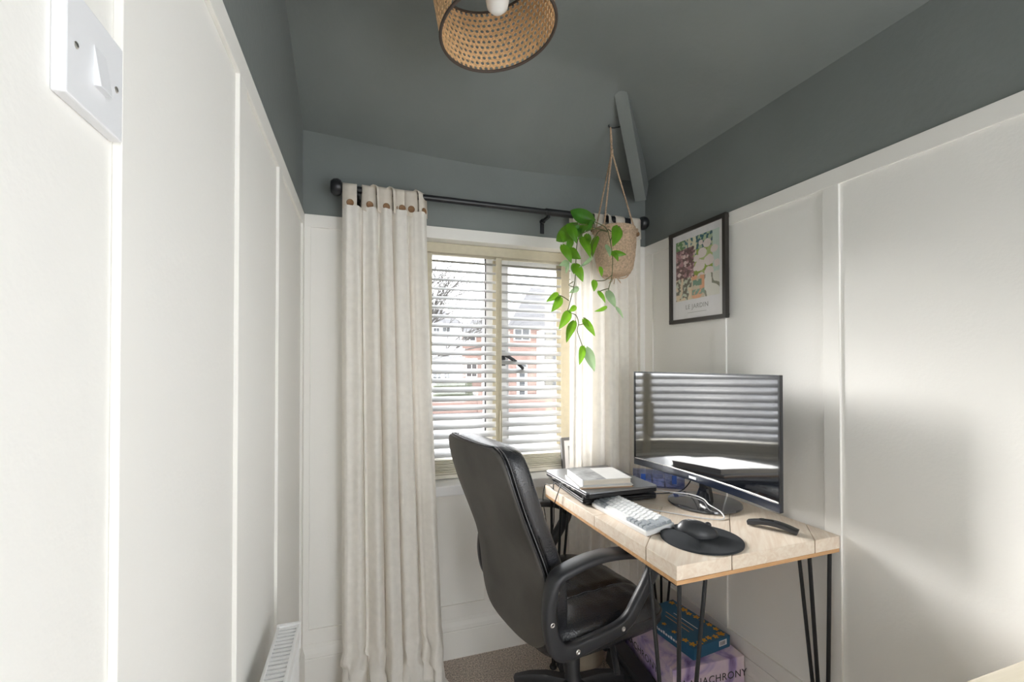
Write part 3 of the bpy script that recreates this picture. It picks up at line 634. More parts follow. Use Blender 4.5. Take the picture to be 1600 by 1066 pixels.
def book(name, label, loc, rz, w, d, h, cover, photo=None):
    b = thing(name, label, 'book', loc, rz)
    box(-w/2+.003, w/2-.003, -d/2+.003, d/2-.003, .002, h-.002).build('page_block', M['pages'], b)
    box(-w/2, w/2, -d/2, d/2, h-.002, h).build('front_cover', M[cover], b); box(-w/2, w/2, -d/2, d/2, 0, .002).build('back_cover', M[cover if photo else 'book_tan'], b)
    box(-w/2-.001, -w/2+.003, -d/2, d/2, 0, h).build('spine', M['book_white' if photo else cover], b)
    if photo: box(-w/2, -.005, -d/2, d/2, h, h+.0006).build('cover_photo', M['book_grey'], b)
    return b
book('book', 'thin cream and tan book between laptop lid and thicker book', (.853, 1.508, zt), math.radians(-9), .205, .175, .009, 'book_white')
book('book', 'white paperback with grey photo cover, topmost of the laptop stack', (.858, 1.512, zt+.009), math.radians(-7), .19, .168, .022, 'book_white', True)
# cable from the laptop
tag(MB().tube(catmull([(.737, 1.60, DZ+.042), (.720, 1.62, DZ+.030), (.726, 1.64, DZ+.0035), (.735, 1.70, DZ+.0035), (.728, 1.728, DZ-.002), (.715, 1.72, DZ-.06), (.722, 1.70, DZ-.16), (.735, 1.68, .35), (.76, 1.66, .02)], 8), .0019, 6).build('power_cable', M['black_plastic'], smooth=True), 'thin black cable running from the grey laptop over desk edge', 'cable')
tag(MB().tube(catmull([(.737, 1.585, DZ+.042), (.722, 1.575, DZ+.02), (.716, 1.585, DZ-.01), (.712, 1.60, DZ-.05), (.717, 1.615, DZ-.12), (.72, 1.66, .45), (.76, 1.70, .02)], 8), .0019, 6).build('power_cable', M['black_plastic'], smooth=True), 'second thin black cable looping down beside the far desk leg', 'cable')

# keyboard
kb = thing('keyboard', 'compact white and grey mechanical keyboard on the desk', 'keyboard', (.832, 1.262, DZ), math.radians(3))
KM = Matrix.Translation((0, 0, .012)) @ Matrix.Rotation(math.radians(-8), 4, 'Y')
MB().box(-.053, .053, -.149, .149, -.006, .010, M=KM).build('case', M['key_white'], kb, bevel=.004, seg=3)
U = .0193
rows = [[1]*13+[2], [1.5]+[1]*12+[1.5], [1.75]+[1]*11+[2.25], [2.25]+[1]*10+[1.75, 1], [1.25, 1.25, 1.25, 6.25, 1, 1, 1, 1, 1]]
def keycap(w):
    m = MB(); a, b, c, d = U/2-.0006, w*U/2-.0006, U/2-.0032, w*U/2-.0032
    m.add([(-a,-b,0),(a,-b,0),(a,b,0),(-a,b,0),(-c,-d,.0075),(c,-d,.0085),(c,d,.0085),(-c,d,.0075)], [(0,3,2,1),(4,5,6,7),(0,1,5,4),(1,2,6,5),(2,3,7,6),(3,0,4,7)]); return m
cache = {}
for r_, row in enumerate(rows):
    tot = sum(row); y = 7.5*U*(tot/15)
    for i, wk in enumerate(row):
        yc_ = y-wk*U/2; y -= wk*U
        grey = wk not in (1, 6.25) or i == 0 or (r_ == 4 and i > 3) or i == len(row)-1
        key = (wk, grey); p = KM @ Vector(((2-r_)*U, yc_, .0102)); rot = (0, math.radians(-8), 0)
        if key not in cache: cache[key] = keycap(wk).build('keycap', M['key_grey' if grey else 'key_white'], kb, loc=p, rot=rot)
        else: share(cache[key], 'keycap', kb, p, rot)
for y in (-.12, .12): box(.028, .040, y-.015, y+.015, 0, .012).build('rear_foot', M['ply'], kb)
tag(MB().tube(catmull([(.885, 1.36, DZ+.018), (.93, 1.33, DZ+.003), (1.0, 1.24, DZ+.003), (1.07, 1.165, DZ+.003), (1.115, 1.155, DZ+.003), (1.135, 1.19, DZ+.012), (1.13, 1.235, DZ+.022), (1.16, 1.30, DZ+.022), (1.155, 1.37, DZ+.02), (1.13, 1.47, DZ+.004), (1.09, 1.56, DZ+.004), (1.10, 1.63, DZ+.03), (1.13, 1.66, DZ+.02)], 8), .0022, 6).build('usb_cable', M['cable_white'], smooth=True), 'white cable curving from keyboard over the round monitor stand', 'cable')

# mouse mat + mouse
mp_ = thing('mouse_mat', 'round black fabric mouse mat with raised wrist rest', 'mouse mat', (.928, 1.047, DZ))
m = MB(); RM = .112; n = 72; rings = [0, .2, .4, .55, .68, .8, .9, .97, 1, 1]
vs = []
for j, rr in enumerate(rings):
    for i in range(n):
        a = 2*math.pi*i/n; x, y = rr*RM*math.cos(a), rr*RM*math.sin(a); z = .005 if j < len(rings)-2 else (.0045 if j == len(rings)-2 else 0)
        if j < len(rings)-1:
            d = ((x+.068)/.042)**2+((y-.012)/.075)**2; z += .017*max(0, 1-d)**.6
        vs.append((x, y, z))
m.add(vs, [(j*n+i, j*n+(i+1) % n, (j+1)*n+(i+1) % n, (j+1)*n+i) for j in range(len(rings)-1) for i in range(n)])
m.build('mat_surface', M['pad'], mp_, smooth=True)
ms = thing('computer_mouse', 'black ergonomic computer mouse on the round mouse mat', 'mouse', (.930, 1.066, DZ+.0055), math.radians(-28))
def mouse_fn(u, v):
    a = 2*math.pi*u; L, W = .058*math.cos(a), .036*math.sin(a)*(1+.12*math.cos(a+2)); r = math.sin(v*math.pi/2)
    h = .040*math.cos(v*math.pi/2)**.8*(1-.28*math.cos(a)*r)
    return (L*r, W*r, max(h, 0)+.0015)
MB().grid(mouse_fn, 36, 14, cu=True).build('shell', M['mouse'], ms, smooth=True)
MB().lathe([(0, -.004), (.009, -.004), (.010, 0), (.009, .004), (0, .004)], 16, (.030, 0, .029), 'y').build('scroll_wheel', M['black_plastic'], ms, smooth=True)
MB().prism([(x*.056, y*.034) for x, y in [(math.cos(a), math.sin(a)) for a in np.linspace(0, 6.28, 25)[:-1]]], 0, .003).build('sole', M['gloss'], ms)
box(-.012, .012, .0335, .037, .018, .023).build('thumb_button', M['gloss'], ms, bevel=.001)

# remote
a_, b_ = onto(1169, 819), onto(1247, 836); rl = (b_-a_).length
rm = thing('remote_control', 'slim curved black remote control on the desk', 'remote', ((a_.x+b_.x)/2, (a_.y+b_.y)/2, DZ), math.atan2(b_.y-a_.y, b_.x-a_.x))
kk = 18; pts = [(-rl/2+rl*i/kk, 0, .007+.012*math.sin(math.pi*i/kk)) for i in range(kk+1)]
MB().sweep(pts, (0, 1, 0), [.018-.006*abs(i/kk-.55) for i in range(kk+1)], [.0065]*(kk+1)).build('body', M['black_plastic'], rm, auto=True)
for i in (7, 8, 9): 
    p = pts[i]; MB().lathe([(.005, 0), (.005, .0015), (.0035, .002)], 12, (p[0], 0, p[2]+.006)).build('button', M['gloss'], rm)
MB().lathe([(.009, 0), (.009, .0018), (.006, .0022)], 18, (pts[6][0]-.004, 0, pts[6][2]+.006)).build('navigation_ring', M['gloss'], rm)

# clear plastic organiser behind the monitor
og = thing('storage_box', 'small clear plastic box with blue latch behind the monitor', 'box', (1.175, 1.575, DZ+.0), math.radians(-34))
m = MB()
for a in ((-.10, .10, -.05, .05, 0, .002), (-.10, .10, -.05, -.048, 0, .048), (-.10, .10, .048, .05, 0, .048), (-.10, -.098, -.05, .05, 0, .048), (.098, .10, -.05, .05, 0, .048)): m.box(*a)
m.build('tub', M['clear'], og); box(-.102, .102, -.052, .052, .048, .053).build('lid', M['clear'], og, bevel=.002)
for x in (-.05, .0, .05): box(x-.022, x+.022, -.042, .042, .003, .036).build('contents', M['lilac_stuff'], og, bevel=.003)
for x in (-.06, .06): box(x-.009, x+.009, -.056, -.050, .020, .054).build('latch', M['blue'], og, bevel=.001)
tag(MB().tube(catmull([(1.20, 1.36, DZ+.16), (1.215, 1.42, DZ+.06), (1.20, 1.46, DZ+.004), (1.13, 1.45, DZ+.004), (1.06, 1.47, DZ+.004), (1.04, 1.56, DZ+.005), (1.06, 1.66, DZ+.03), (1.04, 1.70, DZ+.02)], 8), .0024, 6).build('monitor_cable', M['black_plastic'], smooth=True), 'black cables tangled behind the monitor stand on desk', 'cable')

# photo frame on the sill
fr = thing('photo_frame', 'small grey photo frame standing on the window sill', 'photo frame', (.955, 1.905, .742), math.radians(4)); T4 = Matrix.Rotation(math.radians(-7), 4, 'X')
m = MB(); [m.box(*a, M=T4) for a in ((-.065, .065, -.006, .006, 0, .014), (-.065, .065, -.006, .006, .151, .165), (-.065, -.051, -.006, .006, .014, .151), (.051, .065, -.006, .006, .014, .151))]; m.build('frame', M['grey_frame'], fr, bevel=.001)
MB().box(-.051, .051, -.002, .003, .014, .151, M=T4).build('mount', M['paper'], fr); MB().box(-.030, .030, -.0026, -.002, .04, .125, M=T4).build('photo', M['book_grey'], fr)
MB().box(-.015, .015, .008, .012, .0, .11, M=Matrix.Translation((0, .015, 0)) @ Matrix.Rotation(math.radians(12), 4, 'X')).build('strut', M['grey_frame'], fr)

# ------------------------------------------------------------------ office chair
ch = thing('office_chair', 'black leather office chair with looped armrests at the desk', 'chair', (.722, 1.458, 0), math.radians(10))
prof = [(.385, -.225, .10), (.40, -.232, .165), (.44, -.238, .205), (.50, -.244, .222), (.58, -.252, .228), (.65, -.266, .228), (.73, -.296, .226), (.82, -.332, .224), (.90, -.360, .222), (.96, -.376, .212), (.995, -.383, .190), (1.012, -.387, .15)]
def pz(t):
    s = t*(len(prof)-1); i = min(int(s), len(prof)-2); q = s-i
    P = [Vector(prof[max(0, min(len(prof)-1, i+d))]) for d in (-1, 0, 1, 2)]
    a, b, c, d = P; return .5*((2*b)+(c-a)*q+(2*a-5*b+4*c-d)*q*q+(3*b-a-3*c+d)*q**3)
def back_loft(o0, o1, shrink, edge, thin):
    def fn(u, v):
        z, f, w = pz(v); w -= shrink; a = 2*math.pi*u; c, s = math.cos(a), math.sin(a)
        e = .32; cx = math.copysign(abs(c)**e, c); sx = math.copysign(abs(s)**.6, s)
        th = (o1-o0)/2*(1-edge*(2*v-1)**8); mid = (o0+o1)/2
        l = cx*w; bow = .022*(1-(l/.23)**2)*thin
        return (f+mid+sx*th-bow*(1 if sx < 0 else .6), l, z)
    m = MB().grid(fn, 56, 46, cu=True); n = 56
    m.f += [list(range(n)), list(range(45*n, 46*n))]; m.m += [0, 0]; return m
back_loft(-.018, .004, 0, .1, 1).build('back_shell', M['leather_back'], ch, smooth=True)
back_loft(.002, .088, .004, .55, 1).build('backrest', M['leather'], ch, smooth=True)
def bk(l, z, off):
    t = 0; best = min(range(201), key=lambda i: abs(pz(i/200).x-z)); f = pz(best/200).y; return Vector((f+off-.022*(1-(l/.23)**2), l, z))
out = [];
for i in range(0, 45): 
    z, f, w = pz(i/44); out.append(Vector((f-.004, -w+.001, z)))
top = [Vector((f-.004-.022*(1-(l/.23)**2), l, z+.001)) for l in np.linspace(-.15, .15, 12)]
out += top
for i in range(44, -1, -1):
    z, f, w = pz(i/44); out.append(Vector((f-.004, w-.001, z)))
MB().tube(out, .0034, 6).build('piping', M['leather'], ch, smooth=True)
MB().tube([p+Vector((.012, 0, 0)) for p in out], .0011, 5).build('stitching', M['stitch'], ch, smooth=True)
MB().tube([Vector((bk(.228, z, 0).x+.022, -.2265, z)) for z in np.linspace(.47, .755, 14)], .003, 6).build('zip', M['gloss'], ch)
# seat
def seat_z(f, l):
    n = ((abs(f)/.25)**5+(abs(l)/.245)**5)**.2; e = max(0, 1-n**7)**.5
    tuft = -.010*(math.exp(-((l-.085)/.012)**2)+math.exp(-((l+.085)/.012)**2))
    return .416+.064*e+tuft*e-.026*max(0, (f-.08)/.17)**2*e-.009*max(0, (f-.08)/.17)**2+.006*e*noise.noise((f*22, l*9, 2))
def seat_fn(u, v):
    a, b = u*2-1, v*2-1; mx = max(abs(a), abs(b)); n = (abs(a)**5+abs(b)**5)**.2; k = mx/n if n > 1e-6 else 1
    return (.25*a*k, .245*b*k, seat_z(.25*a*k, .245*b*k))
m = MB().grid(seat_fn, 44, 44); m.build('seat_cushion', M['leather'], ch, smooth=True)
rim = []
for i in range(96):
    a = 2*math.pi*i/96; c, s = math.cos(a), math.sin(a); rim.append((math.copysign(abs(c)**.4, c)*.247, math.copysign(abs(s)**.4, s)*.242))
m = MB(); n = 96; lv = [(1, .420), (1.006, .410), (1.004, .392), (.97, .375), (.80, .366)]
m.add([(f*k, l*k, z-.022*max(0, (f-.08)/.17)**2*.4) for k, z in lv for f, l in rim], [(j*n+i, j*n+(i+1) % n, (j+1)*n+(i+1) % n, (j+1)*n+i) for j in range(len(lv)-1) for i in range(n)]+[list(range((len(lv)-1)*n, len(lv)*n))])
m.build('seat_base', M['leather'], ch, smooth=True)
MB().tube([(f*1.004, l*1.004, .4195-.022*max(0, (f-.08)/.17)**2*.4) for f, l in rim], .0036, 6, closed=True).build('seat_piping', M['leather'], ch, smooth=True)
for l in (-.085, .085): MB().tube([(f, l, seat_z(f, l)+.0008) for f in np.linspace(-.2, .24, 40)], .0013, 5).build('seat_seam', M['stitch'], ch)
# looped arms
loop = [(-.262, .645), (-.215, .668), (-.13, .681), (-.04, .678), (.05, .660), (.112, .628), (.118, .600), (.088, .555), (.050, .508), (.018, .470), (-.03, .449), (-.11, .440), (-.20, .434), (-.248, .448), (-.272, .50), (-.279, .57)]
wd = [.026, .030, .031, .031, .029, .024, .018, .015, .015, .015, .014, .014, .014, .014, .015, .018]
tk = [.013, .011, .011, .011, .011, .014, .018, .018, .018, .019, .019, .020, .022, .024, .020, .016]
for s in (-1, 1):
    pts = catmull([(f+(.045 if s > 0 else 0), s*.268, z) for f, z in loop], 5, True); n5 = len(loop)
    W_ = [wd[i//5]*(1-(i % 5)/5)+wd[(i//5+1) % n5]*(i % 5)/5 for i in range(n5*5)]; H_ = [tk[i//5]*(1-(i % 5)/5)+tk[(i//5+1) % n5]*(i % 5)/5 for i in range(n5*5)]
    ar = MB().sweep(pts, (0, 1, 0), W_, H_, closed=True).build('armrest', M['black_plastic'], ch, smooth=True)
    for f, z in ((-.262, .62), (-.277, .535), (-.19, .435), (-.02, .452)): MB().lathe([(0, 0), (.007, 0), (.0075, .002), (.005, .003), (.0025, .0015), (0, .0015)], 14, (f+(.045 if s > 0 else 0), 0, 0), 'y', M=Matrix.Translation((0, s*.268, z)) @ Matrix.Scale(s, 4, (0, 1, 0)) @ Matrix.Translation((0, .0145, 0))).build('bolt', M['steel'], ar)
box(-.10, .10, -.09, .09, .335, .372).build('tilt_mechanism', M['black_plastic'], ch, bevel=.008)
for s in (-1, 1): box(-.21, .02, s*.235-.02, s*.235+.03, .405, .43).build('arm_bracket', M['black_plastic'], ch, bevel=.003)
MB().lathe([(.014, .17), (.014, .35)], 20).build('gas_lift', M['black_metal'], ch, auto=True)
MB().lathe([(0, .085), (.034, .085), (.030, .13), (.025, .14), (.025, .235), (.021, .242), (.014, .242)], 24).build('lift_cover', M['black_plastic'], ch, auto=True)
MB().tube(catmull([(.03, -.05, .35), (.05, -.11, .345), (.055, -.135, .325), (.03, -.19, .285), (.015, -.215, .262)], 5), [.0045]*10+[.010]*11, 8).build('height_lever', M['black_plastic'], ch, smooth=True)
for k_ in range(5):
    a = math.radians(135+72*k_); c, s = math.cos(a), math.sin(a); Ms = Matrix.Rotation(a, 4, 'Z')
    m = MB(); m.sweep([(.02, 0, .105), (.10, 0, .105), (.16, 0, .096), (.216, 0, .080)], (0, 1, 0), [.022, .02, .017, .013], [.022, .021, .018, .013]); m.v = [tuple(Ms @ Vector(p)) for p in m.v]
    sp_ = m.build('base_spoke', M['black_plastic'], ch, auto=True)
    m = MB(); Mc = Matrix.Translation((.212*c, .212*s, .028)) @ Matrix.Rotation(a+.9+k_, 4, 'Z')
    for d in (-.014, .014): m.lathe([(0, -.009), (.024, -.009), (.028, -.005), (.028, .005), (.024, .009), (0, .009)], 20, (0, d, 0), 'y', M=Mc)
    m.tube([Mc @ Vector((0, 0, 0)), Vector((.212*c, .212*s, .085))], .006, 8); m.box(-.02, .024, -.006, .006, .0, .034, M=Mc); m.build('caster', M['black_plastic'], sp_, auto=True)

# ------------------------------------------------------------------ under the desk
GB = Vector((1.17, 1.475, 0))
def art_box(name, label, loc, rz, w, d, h, mt): return thing(name, label, 'game box', loc, rz)
pb = thing('game_box', 'large lilac game box on the carpet under the desk', 'box', (1.168, 1.46, 0), math.radians(-3))
mk = bpy.data.materials.new('lilac_print'); mk.use_nodes = True; nt = mk.node_tree; b = nt.nodes['Principled BSDF']; b.inputs['Roughness'].default_value = .45
tc = nt.nodes.new('ShaderNodeTexCoord'); n = nt.nodes.new('ShaderNodeTexNoise'); n.inputs['Scale'].default_value = 9; n.inputs['Detail'].default_value = 3; n.inputs['Distortion'].default_value = 1.5
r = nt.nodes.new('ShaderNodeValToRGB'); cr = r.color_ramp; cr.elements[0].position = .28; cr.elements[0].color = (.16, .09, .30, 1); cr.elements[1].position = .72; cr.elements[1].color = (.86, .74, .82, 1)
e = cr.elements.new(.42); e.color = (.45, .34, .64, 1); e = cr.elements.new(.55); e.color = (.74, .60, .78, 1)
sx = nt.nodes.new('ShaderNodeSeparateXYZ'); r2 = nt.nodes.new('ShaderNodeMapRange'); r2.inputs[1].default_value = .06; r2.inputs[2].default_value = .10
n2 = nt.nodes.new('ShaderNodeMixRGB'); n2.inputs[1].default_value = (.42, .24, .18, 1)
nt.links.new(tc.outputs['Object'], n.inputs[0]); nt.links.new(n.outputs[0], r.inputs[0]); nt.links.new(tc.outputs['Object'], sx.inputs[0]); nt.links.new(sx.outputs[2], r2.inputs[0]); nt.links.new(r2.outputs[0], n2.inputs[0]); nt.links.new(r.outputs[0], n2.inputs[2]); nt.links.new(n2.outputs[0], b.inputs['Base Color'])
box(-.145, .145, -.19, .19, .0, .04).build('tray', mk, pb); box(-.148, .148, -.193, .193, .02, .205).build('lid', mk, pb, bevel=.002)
text_mesh('lettering', 'ANACHRONY', .036, M['ink'], pb, frame4((1, 0, 0), (0, 0, 1), (0, -1, 0), (.035, -.1934, .135)), sx=1.1)
text_mesh('lettering', 'ANACHRONY', .036, M['ink'], pb, frame4((0, -1, 0), (0, 0, 1), (-1, 0, 0), (-.1484, .02, .135)), sx=1.1)
for M4 in (frame4((1, 0, 0), (0, 0, 1), (0, -1, 0), (-.105, -.1934, .135)), frame4((0, -1, 0), (0, 0, 1), (-1, 0, 0), (-.1484, .16, .135))):
    m = MB(); m.prism([(-.016, 0), (.016, 0), (0, .032)], 0, .0004, M=M4); m.build('emblem', M['ink'], pb)
m = MB()
for x in (.03, .062): m.tube([(x+.013*math.cos(a), -.194, .092+.013*math.sin(a)) for a in np.linspace(0, 6.28, 20)], .003, 5)
m.build('emblem', M['ink'], pb)
bb = thing('game_box', 'flat blue box with yellow flowers lying on the lilac box', 'box', (1.188, 1.445, .205), math.radians(7))
box(-.093, .093, -.14, .14, 0, .042).build('carton', M['boxblue'], bb, bevel=.0015)
rg = random.Random(9)
def flower(x, y, r, rot):
    m = MB()
    for k_ in range(5):
        a = rot+k_*2*math.pi/5; c = (x+r*.6*math.cos(a), y+r*.6*math.sin(a))
        m.prism([(c[0]+r*.48*math.cos(t)*math.cos(a)-r*.3*math.sin(t)*math.sin(a), c[1]+r*.48*math.cos(t)*math.sin(a)+r*.3*math.sin(t)*math.cos(a)) for t in np.linspace(0, 6.28, 9)[:-1]], .042, .0424)
    m.build('printed_flower', M['yellow'], bb)
for i in range(9): flower(rg.uniform(.066, .080), -.12+.03*i, rg.uniform(.011, .016), rg.random()*6)
for i in range(6): flower(-.075+.028*i, -.122+rg.uniform(-.006, .006), rg.uniform(.011, .016), rg.random()*6)
for i in range(5): flower(rg.uniform(-.082, -.068), -.09+.055*i, rg.uniform(.009, .014), rg.random()*6)
for i in range(3): box(-.03+.022*i, -.026+.022*i, -.06, .06 if i != 1 else .08, .042, .0422).build('printed_line', M['paper' if i == 2 else 'ply'], bb)
box(.035, .075, -.1404, -.14, .014, .034).build('barcode_label', M['paper'], bb); m = MB(); [m.box(.041+.004*i, .0425+.004*i, -.1408, -.1404, .017, .031) for i in range(7)]; m.build('barcode', M['ink'], bb)
m = MB(); [m.box(-.0934, -.093, .11-.0125*i, .119-.0125*i, .018, .018+.008*(1+.4*(i % 3 == 0))) for i in range(15)]; m.build('printed_title', M['paper'], bb)
# canvas bag
bgc = at(905, 1035, Z=.0); tb = thing('tote_bag', 'slumped cream canvas bag on the carpet behind the chair column', 'bag', (.893, 1.685, 0), .1)
def bag(u, v):
    a = 2*math.pi*u; k = [(.115, 0), (.125, .02), (.112, .07), (.09, .13), (.07, .18), (.05, .21)]; s = v*5; i = min(int(s), 4); t = s-i; r = k[i][0]*(1-t)+k[i+1][0]*t; z = k[i][1]*(1-t)+k[i+1][1]*t
    w_ = 1+.10*math.sin(3*a+v*2)+.05*math.sin(7*a-v*5); return (r*w_*math.cos(a)*.72, r*w_*math.sin(a)*.42, z+.02*v*math.sin(2*a))
m = MB().grid(bag, 60, 24, cu=True); m.f.append(list(range(60))); m.m.append(0); m.build('bag_body', M['canvas'], tb, smooth=True)
MB().tube(catmull([(-.075, -.02, .03), (-.10, -.01, .06), (-.10, 0, .13), (-.06, 0, .19), (-.03, 0, .2)], 8), .004, 6).build('strap', M['canvas'], tb, smooth=True)
# black folded stand
fs_ = thing('folded_stand', 'black folded stand with grey diamond emblem beside the lilac box', 'stand', (.975, 1.42, 0), math.radians(96))
Mb = Matrix.Translation((0, 0, .10)) @ Matrix.Rotation(math.radians(-14), 4, 'Y')
MB().box(-.26, .17, -.032, .032, -.022, .022, M=Mb).build('main_bar', M['black_plastic'], fs_, bevel=.006)
MB().box(.15, .20, -.045, .045, -.03, .035, M=Mb).build('hinge_block', M['black_plastic'], fs_, bevel=.008)
MB().box(-.22, .14, .030, .044, -.06, .0, M=Mb).build('side_rail', M['black_plastic'], fs_, bevel=.004)
m = MB(); m.tube([Mb @ Vector((.175, -.07, .0)), Mb @ Vector((.175, .07, .0))], .016, 14); m.build('clamp_roller', M['black_plastic'], fs_, auto=True)
m = MB(); m.box(.10, .125, -.04, .09, 0, .022); m.box(-.20, -.175, -.04, .04, 0, .022); m.tube([(.11, 0, .02), (.11, 0, .12)], .012, 8); m.tube([(-.188, 0, .02), (-.188, 0, .06)], .012, 8); m.build('floor_bar', M['black_plastic'], fs_, bevel=.003)
MB().prism([(-.135, 0), (-.115, -.018), (-.095, 0), (-.115, .018)], .0222, .0228, M=Mb).build('emblem', M['grey_frame'], fs_)

# pale chest of drawers, only its top corner in view
cs = thing('chest_of_drawers', 'pale wooden tabletop corner at the bottom right of the room', 'furniture', (1.08, .18, 0))
box(-.25, .255, -.30, .31, .675, .70).build('top', M['chest'], cs, bevel=.004)
box(-.235, .25, -.29, .295, .05, .674).build('carcass', M['chest'], cs)
for i in range(3):
    dr = box(-.252, -.236, -.28, .285, .07+.2*i, .262+.2*i).build('drawer', M['chest'], cs, bevel=.002); MB().lathe([(.0, 0), (.012, 0), (.014, -.012), (0, -.02)], 16, (-.252, 0, .165+.2*i), 'x').build('knob', M['steel'], dr, auto=True)
for x in (-.2, .22):
    for y in (-.26, .26): box(x-.02, x+.02, y-.02, y+.02, 0, .05).build('foot', M['chest'], cs)

# ------------------------------------------------------------------ outside
M['brick'] = mat('brick', (.24, .155, .13), .9, var=.12, vscale=2); M['render'] = mat('white_render', (.80, .80, .80), .9); M['tile'] = mat('roof_tile', (.10, .10, .105), .9, var=.2, vscale=1.5, stretch=(1, 1, 8))
M['win'] = mat('house_window', (.05, .055, .06), .2); M['road'] = mat('asphalt', (.11, .11, .11), .95, var=.1, vscale=.5); M['bark'] = mat('bark', (.07, .065, .06), .95); M['hedge'] = mat('hedge', (.05, .06, .035), 1, bump=1, bscale=8, var=.5, vscale=6)
GZ = -1.2
struct(box(-60, 90, 2.6, 90, GZ-.2, GZ).build('ground_outside', M['road']))
def house(name, label, Y, u0, u1, ve, ur0, ur1, vr, mt, depth=8):
    x0, x1 = at(u0, 560, Y=Y).x, at(u1, 560, Y=Y).x; ze = at((u0+u1)/2, ve, Y=Y).z
    h = thing(name, label, 'house', ((x0+x1)/2, Y, GZ)); cx = (x0+x1)/2; ze -= GZ; hwid = (x1-x0)/2
    box(-hwid, hwid, 0, depth, 0, ze).build('wall', M[mt], h)
    ym = Y+depth/2; rx0, rx1 = at(ur0, vr, Y=ym).x-cx, at(ur1, vr, Y=ym).x-cx; zr = at((ur0+ur1)/2, vr, Y=ym).z-GZ; e = .35
    MB().add([(-hwid-e, -e, ze-.1), (hwid+e, -e, ze-.1), (hwid+e, depth+e, ze-.1), (-hwid-e, depth+e, ze-.1), (rx0, depth/2, zr), (rx1, depth/2, zr)], [(0,1,5,4), (1,2,5), (2,3,4,5), (3,0,4), (0,3,2,1)]).build('roof', M['tile'], h)
    return h, cx
def hrect(h, cx, Y, name, u0, u1, v0, v1, mt, out=.06, back=0, par=None):
    a, b = at(u0, v0, Y=Y-out), at(u1, v1, Y=Y-out); dy = Y-h.location.y
    return box(a.x-cx, b.x-cx, dy-out, dy+back+.0, b.z-GZ, a.z-GZ).build(name, M[mt], par or h)
def hwin(h, cx, Y, u0, u1, v0, v1):
    f = hrect(h, cx, Y, 'window', u0, u1, v0, v1, 'render'); um = (u0+u1)/2; g = (u1-u0)*.08
    hrect(h, cx, Y, 'pane', u0+g, um-g/2, v0+2, v1-2, 'win', .09, -.05, par=f); hrect(h, cx, Y, 'pane', um+g/2, u1-g, v0+2, v1-2, 'win', .09, -.05, par=f)
h, cx = house('brick_house', 'brick house with grey hipped roof, seen through right window pane', 30, 797, 930, 511, 829, 915, 452, 'brick')
hwin(h, cx, 30, 803, 829, 513, 533)
hrect(h, cx, 30, 'bay', 846, 905, 516, 622, 'render', .9)
for v0 in (519, 548, 588): hrect(h, cx, 29.1, 'window', 851, 900, v0, v0+14, 'win', .06)
d_ = hrect(h, cx, 30, 'door', 808, 824, 574, 624, 'render', .08); hrect(h, cx, 30, 'door_panel', 812, 820, 578, 622, 'win', .12, -.07, par=d_)
a = at(816, 574, Y=29.9); MB().prism([(.42*math.cos(t), .42*math.sin(t)) for t in np.linspace(0, math.pi, 14)], 0, .1, M=frame4((1, 0, 0), (0, 0, 1), (0, -1, 0), (a.x-cx, 0, a.z-GZ))).build('arch', M['render'], h)
MB().prism([(.30*math.cos(t), .30*math.sin(t)) for t in np.linspace(0, math.pi, 14)], .1, .13, M=frame4((1, 0, 0), (0, 0, 1), (0, -1, 0), (a.x-cx, 0, a.z-GZ+.04))).build('fanlight', M['win'], h)
h, cx = house('rendered_house', 'white rendered house with grey roof, seen through left window pane', 30, 600, 722, 507, 640, 676, 473, 'render')
hwin(h, cx, 30, 677, 687, 511, 527); hwin(h, cx, 30, 691, 704, 510, 527); hwin(h, cx, 30, 676, 690, 578, 596); hwin(h, cx, 30, 694, 703, 578, 596); hrect(h, cx, 30, 'string_course', 640, 722, 556, 561, 'tile', .1)
h, cx = house('brick_cottage', 'low brick house behind the white rendered house', 42, 716, 775, 520, 738, 765, 500, 'brick')
hwin(h, cx, 42, 724, 744, 522, 534); hwin(h, cx, 42, 728, 746, 560, 590)
for Y, u0, u1, lab in ((22, 640, 752, 'low brick garden wall in front of the white house'), (21, 790, 930, 'low brick garden wall in front of the brick house')):
    x0, x1 = at(u0, 640, Y=Y).x, at(u1, 640, Y=Y).x; g = thing('garden_wall', lab, 'wall', ((x0+x1)/2, Y, GZ)); L_ = (x1-x0)/2
    box(-L_, L_, 0, .25, 0, .75).build('brickwork', M['brick'], g); box(-L_, L_, -.04, .29, .75, .82).build('coping', M['render'], g)
    for x in (-L_, L_): box(x-.2, x+.2, -.08, .33, 0, 1.1).build('pier', M['brick'], g)
hg = thing('hedge', 'clipped hedge beside the far garden wall', 'hedge', (at(708, 600, Y=24).x, 24, GZ))
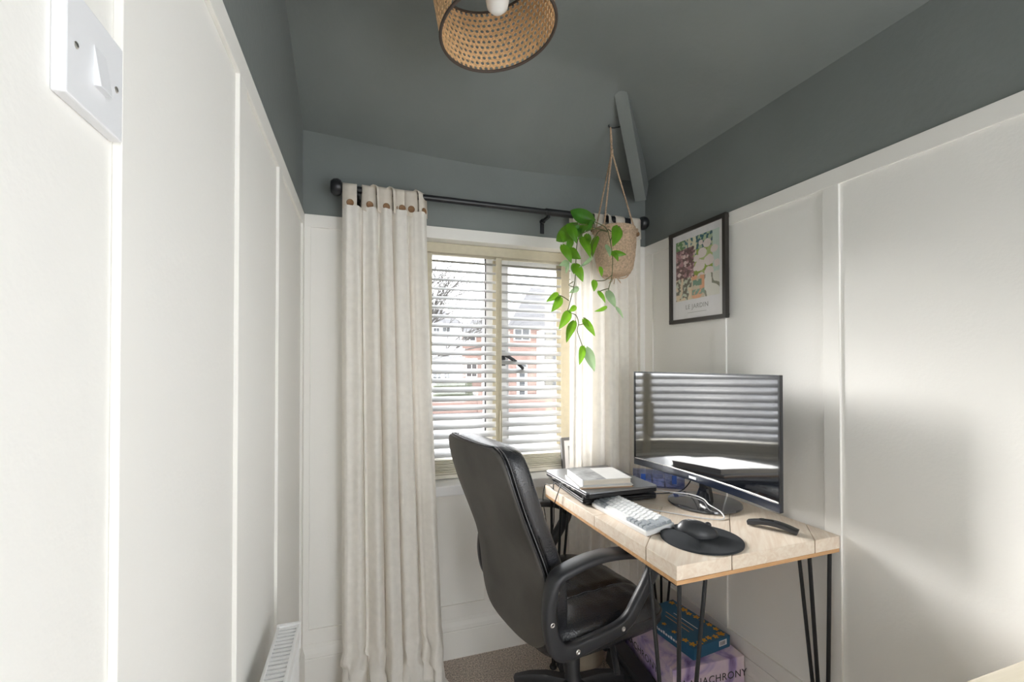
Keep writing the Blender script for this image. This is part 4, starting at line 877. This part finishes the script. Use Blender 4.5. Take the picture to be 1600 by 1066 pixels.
MB().grid(lambda u, v: ((.9+.12*noise.noise((u*9, v*7, 1)))*math.cos(u*2*math.pi)*1.2*math.sin(math.pi*v*.5+.0)**.3 if v > 0 else 0, (.8+.1*noise.noise((u*9, v*7, 4)))*math.sin(u*2*math.pi)*math.sin(math.pi*v*.5)**.3 if v > 0 else 0, 1.7*math.cos(math.pi*v*.5)**.4), 30, 14, cu=True).build('foliage', M['hedge'], hg, smooth=True)
tr = thing('bare_tree', 'leafless tree whose branches cross the left window pane', 'tree', (1.0, 13.5, GZ)); rg = random.Random(21); tm = MB()
def branch(p, d, L, r, dep):
    pts = [p]; q = p.copy()
    for i in range(4):
        d = (d+Vector((rg.uniform(-.25, .25), rg.uniform(-.25, .25), rg.uniform(-.1, .16)))).normalized(); q = q+d*L/4; pts.append(q.copy())
    tm.tube(pts, [r*(1-.13*i) for i in range(5)], 5)
    if dep:
        for i in range(4 if dep > 2 else 3):
            k_ = rg.randint(2, 4); branch(pts[k_], (d+Vector((rg.uniform(-1, 1), rg.uniform(-1, 1), rg.uniform(-.35, .7)))).normalized(), L*rg.uniform(.55, .8), r*.52, dep-1)
tb_ = MB(); tb_.tube([(0, 0, 0), (-.05, 0, 1.2), (.05, .05, 2.5)], [.2, .17, .15], 10); tb_.build('trunk', M['bark'], tr, smooth=True)
for dd in ((.8, 0, .8), (-.7, .2, .9), (.1, -.3, 1), (1, .2, .35), (-.9, -.2, .5), (.5, .3, 1.0)): branch(Vector((.03, .02, 2.3)), Vector(dd).normalized(), 1.9, .06, 4)
tm.build('branches', M['bark'], tr)

GROUPS = {'curtain': 'curtains at the window', 'laptop': 'laptops stacked on the desk', 'book': 'books on the laptop', 'game_box': 'boxes under the desk', 'power_cable': 'black cables at the desk edge', 'garden_wall': 'garden walls across the street', 'brick_house': 'houses across the street', 'rendered_house': 'houses across the street', 'brick_cottage': 'houses across the street'}
for o in COL.objects:
    g = GROUPS.get(o.name.split('.')[0])
    if g and o.parent is None and 'label' in o.keys(): o['group'] = g
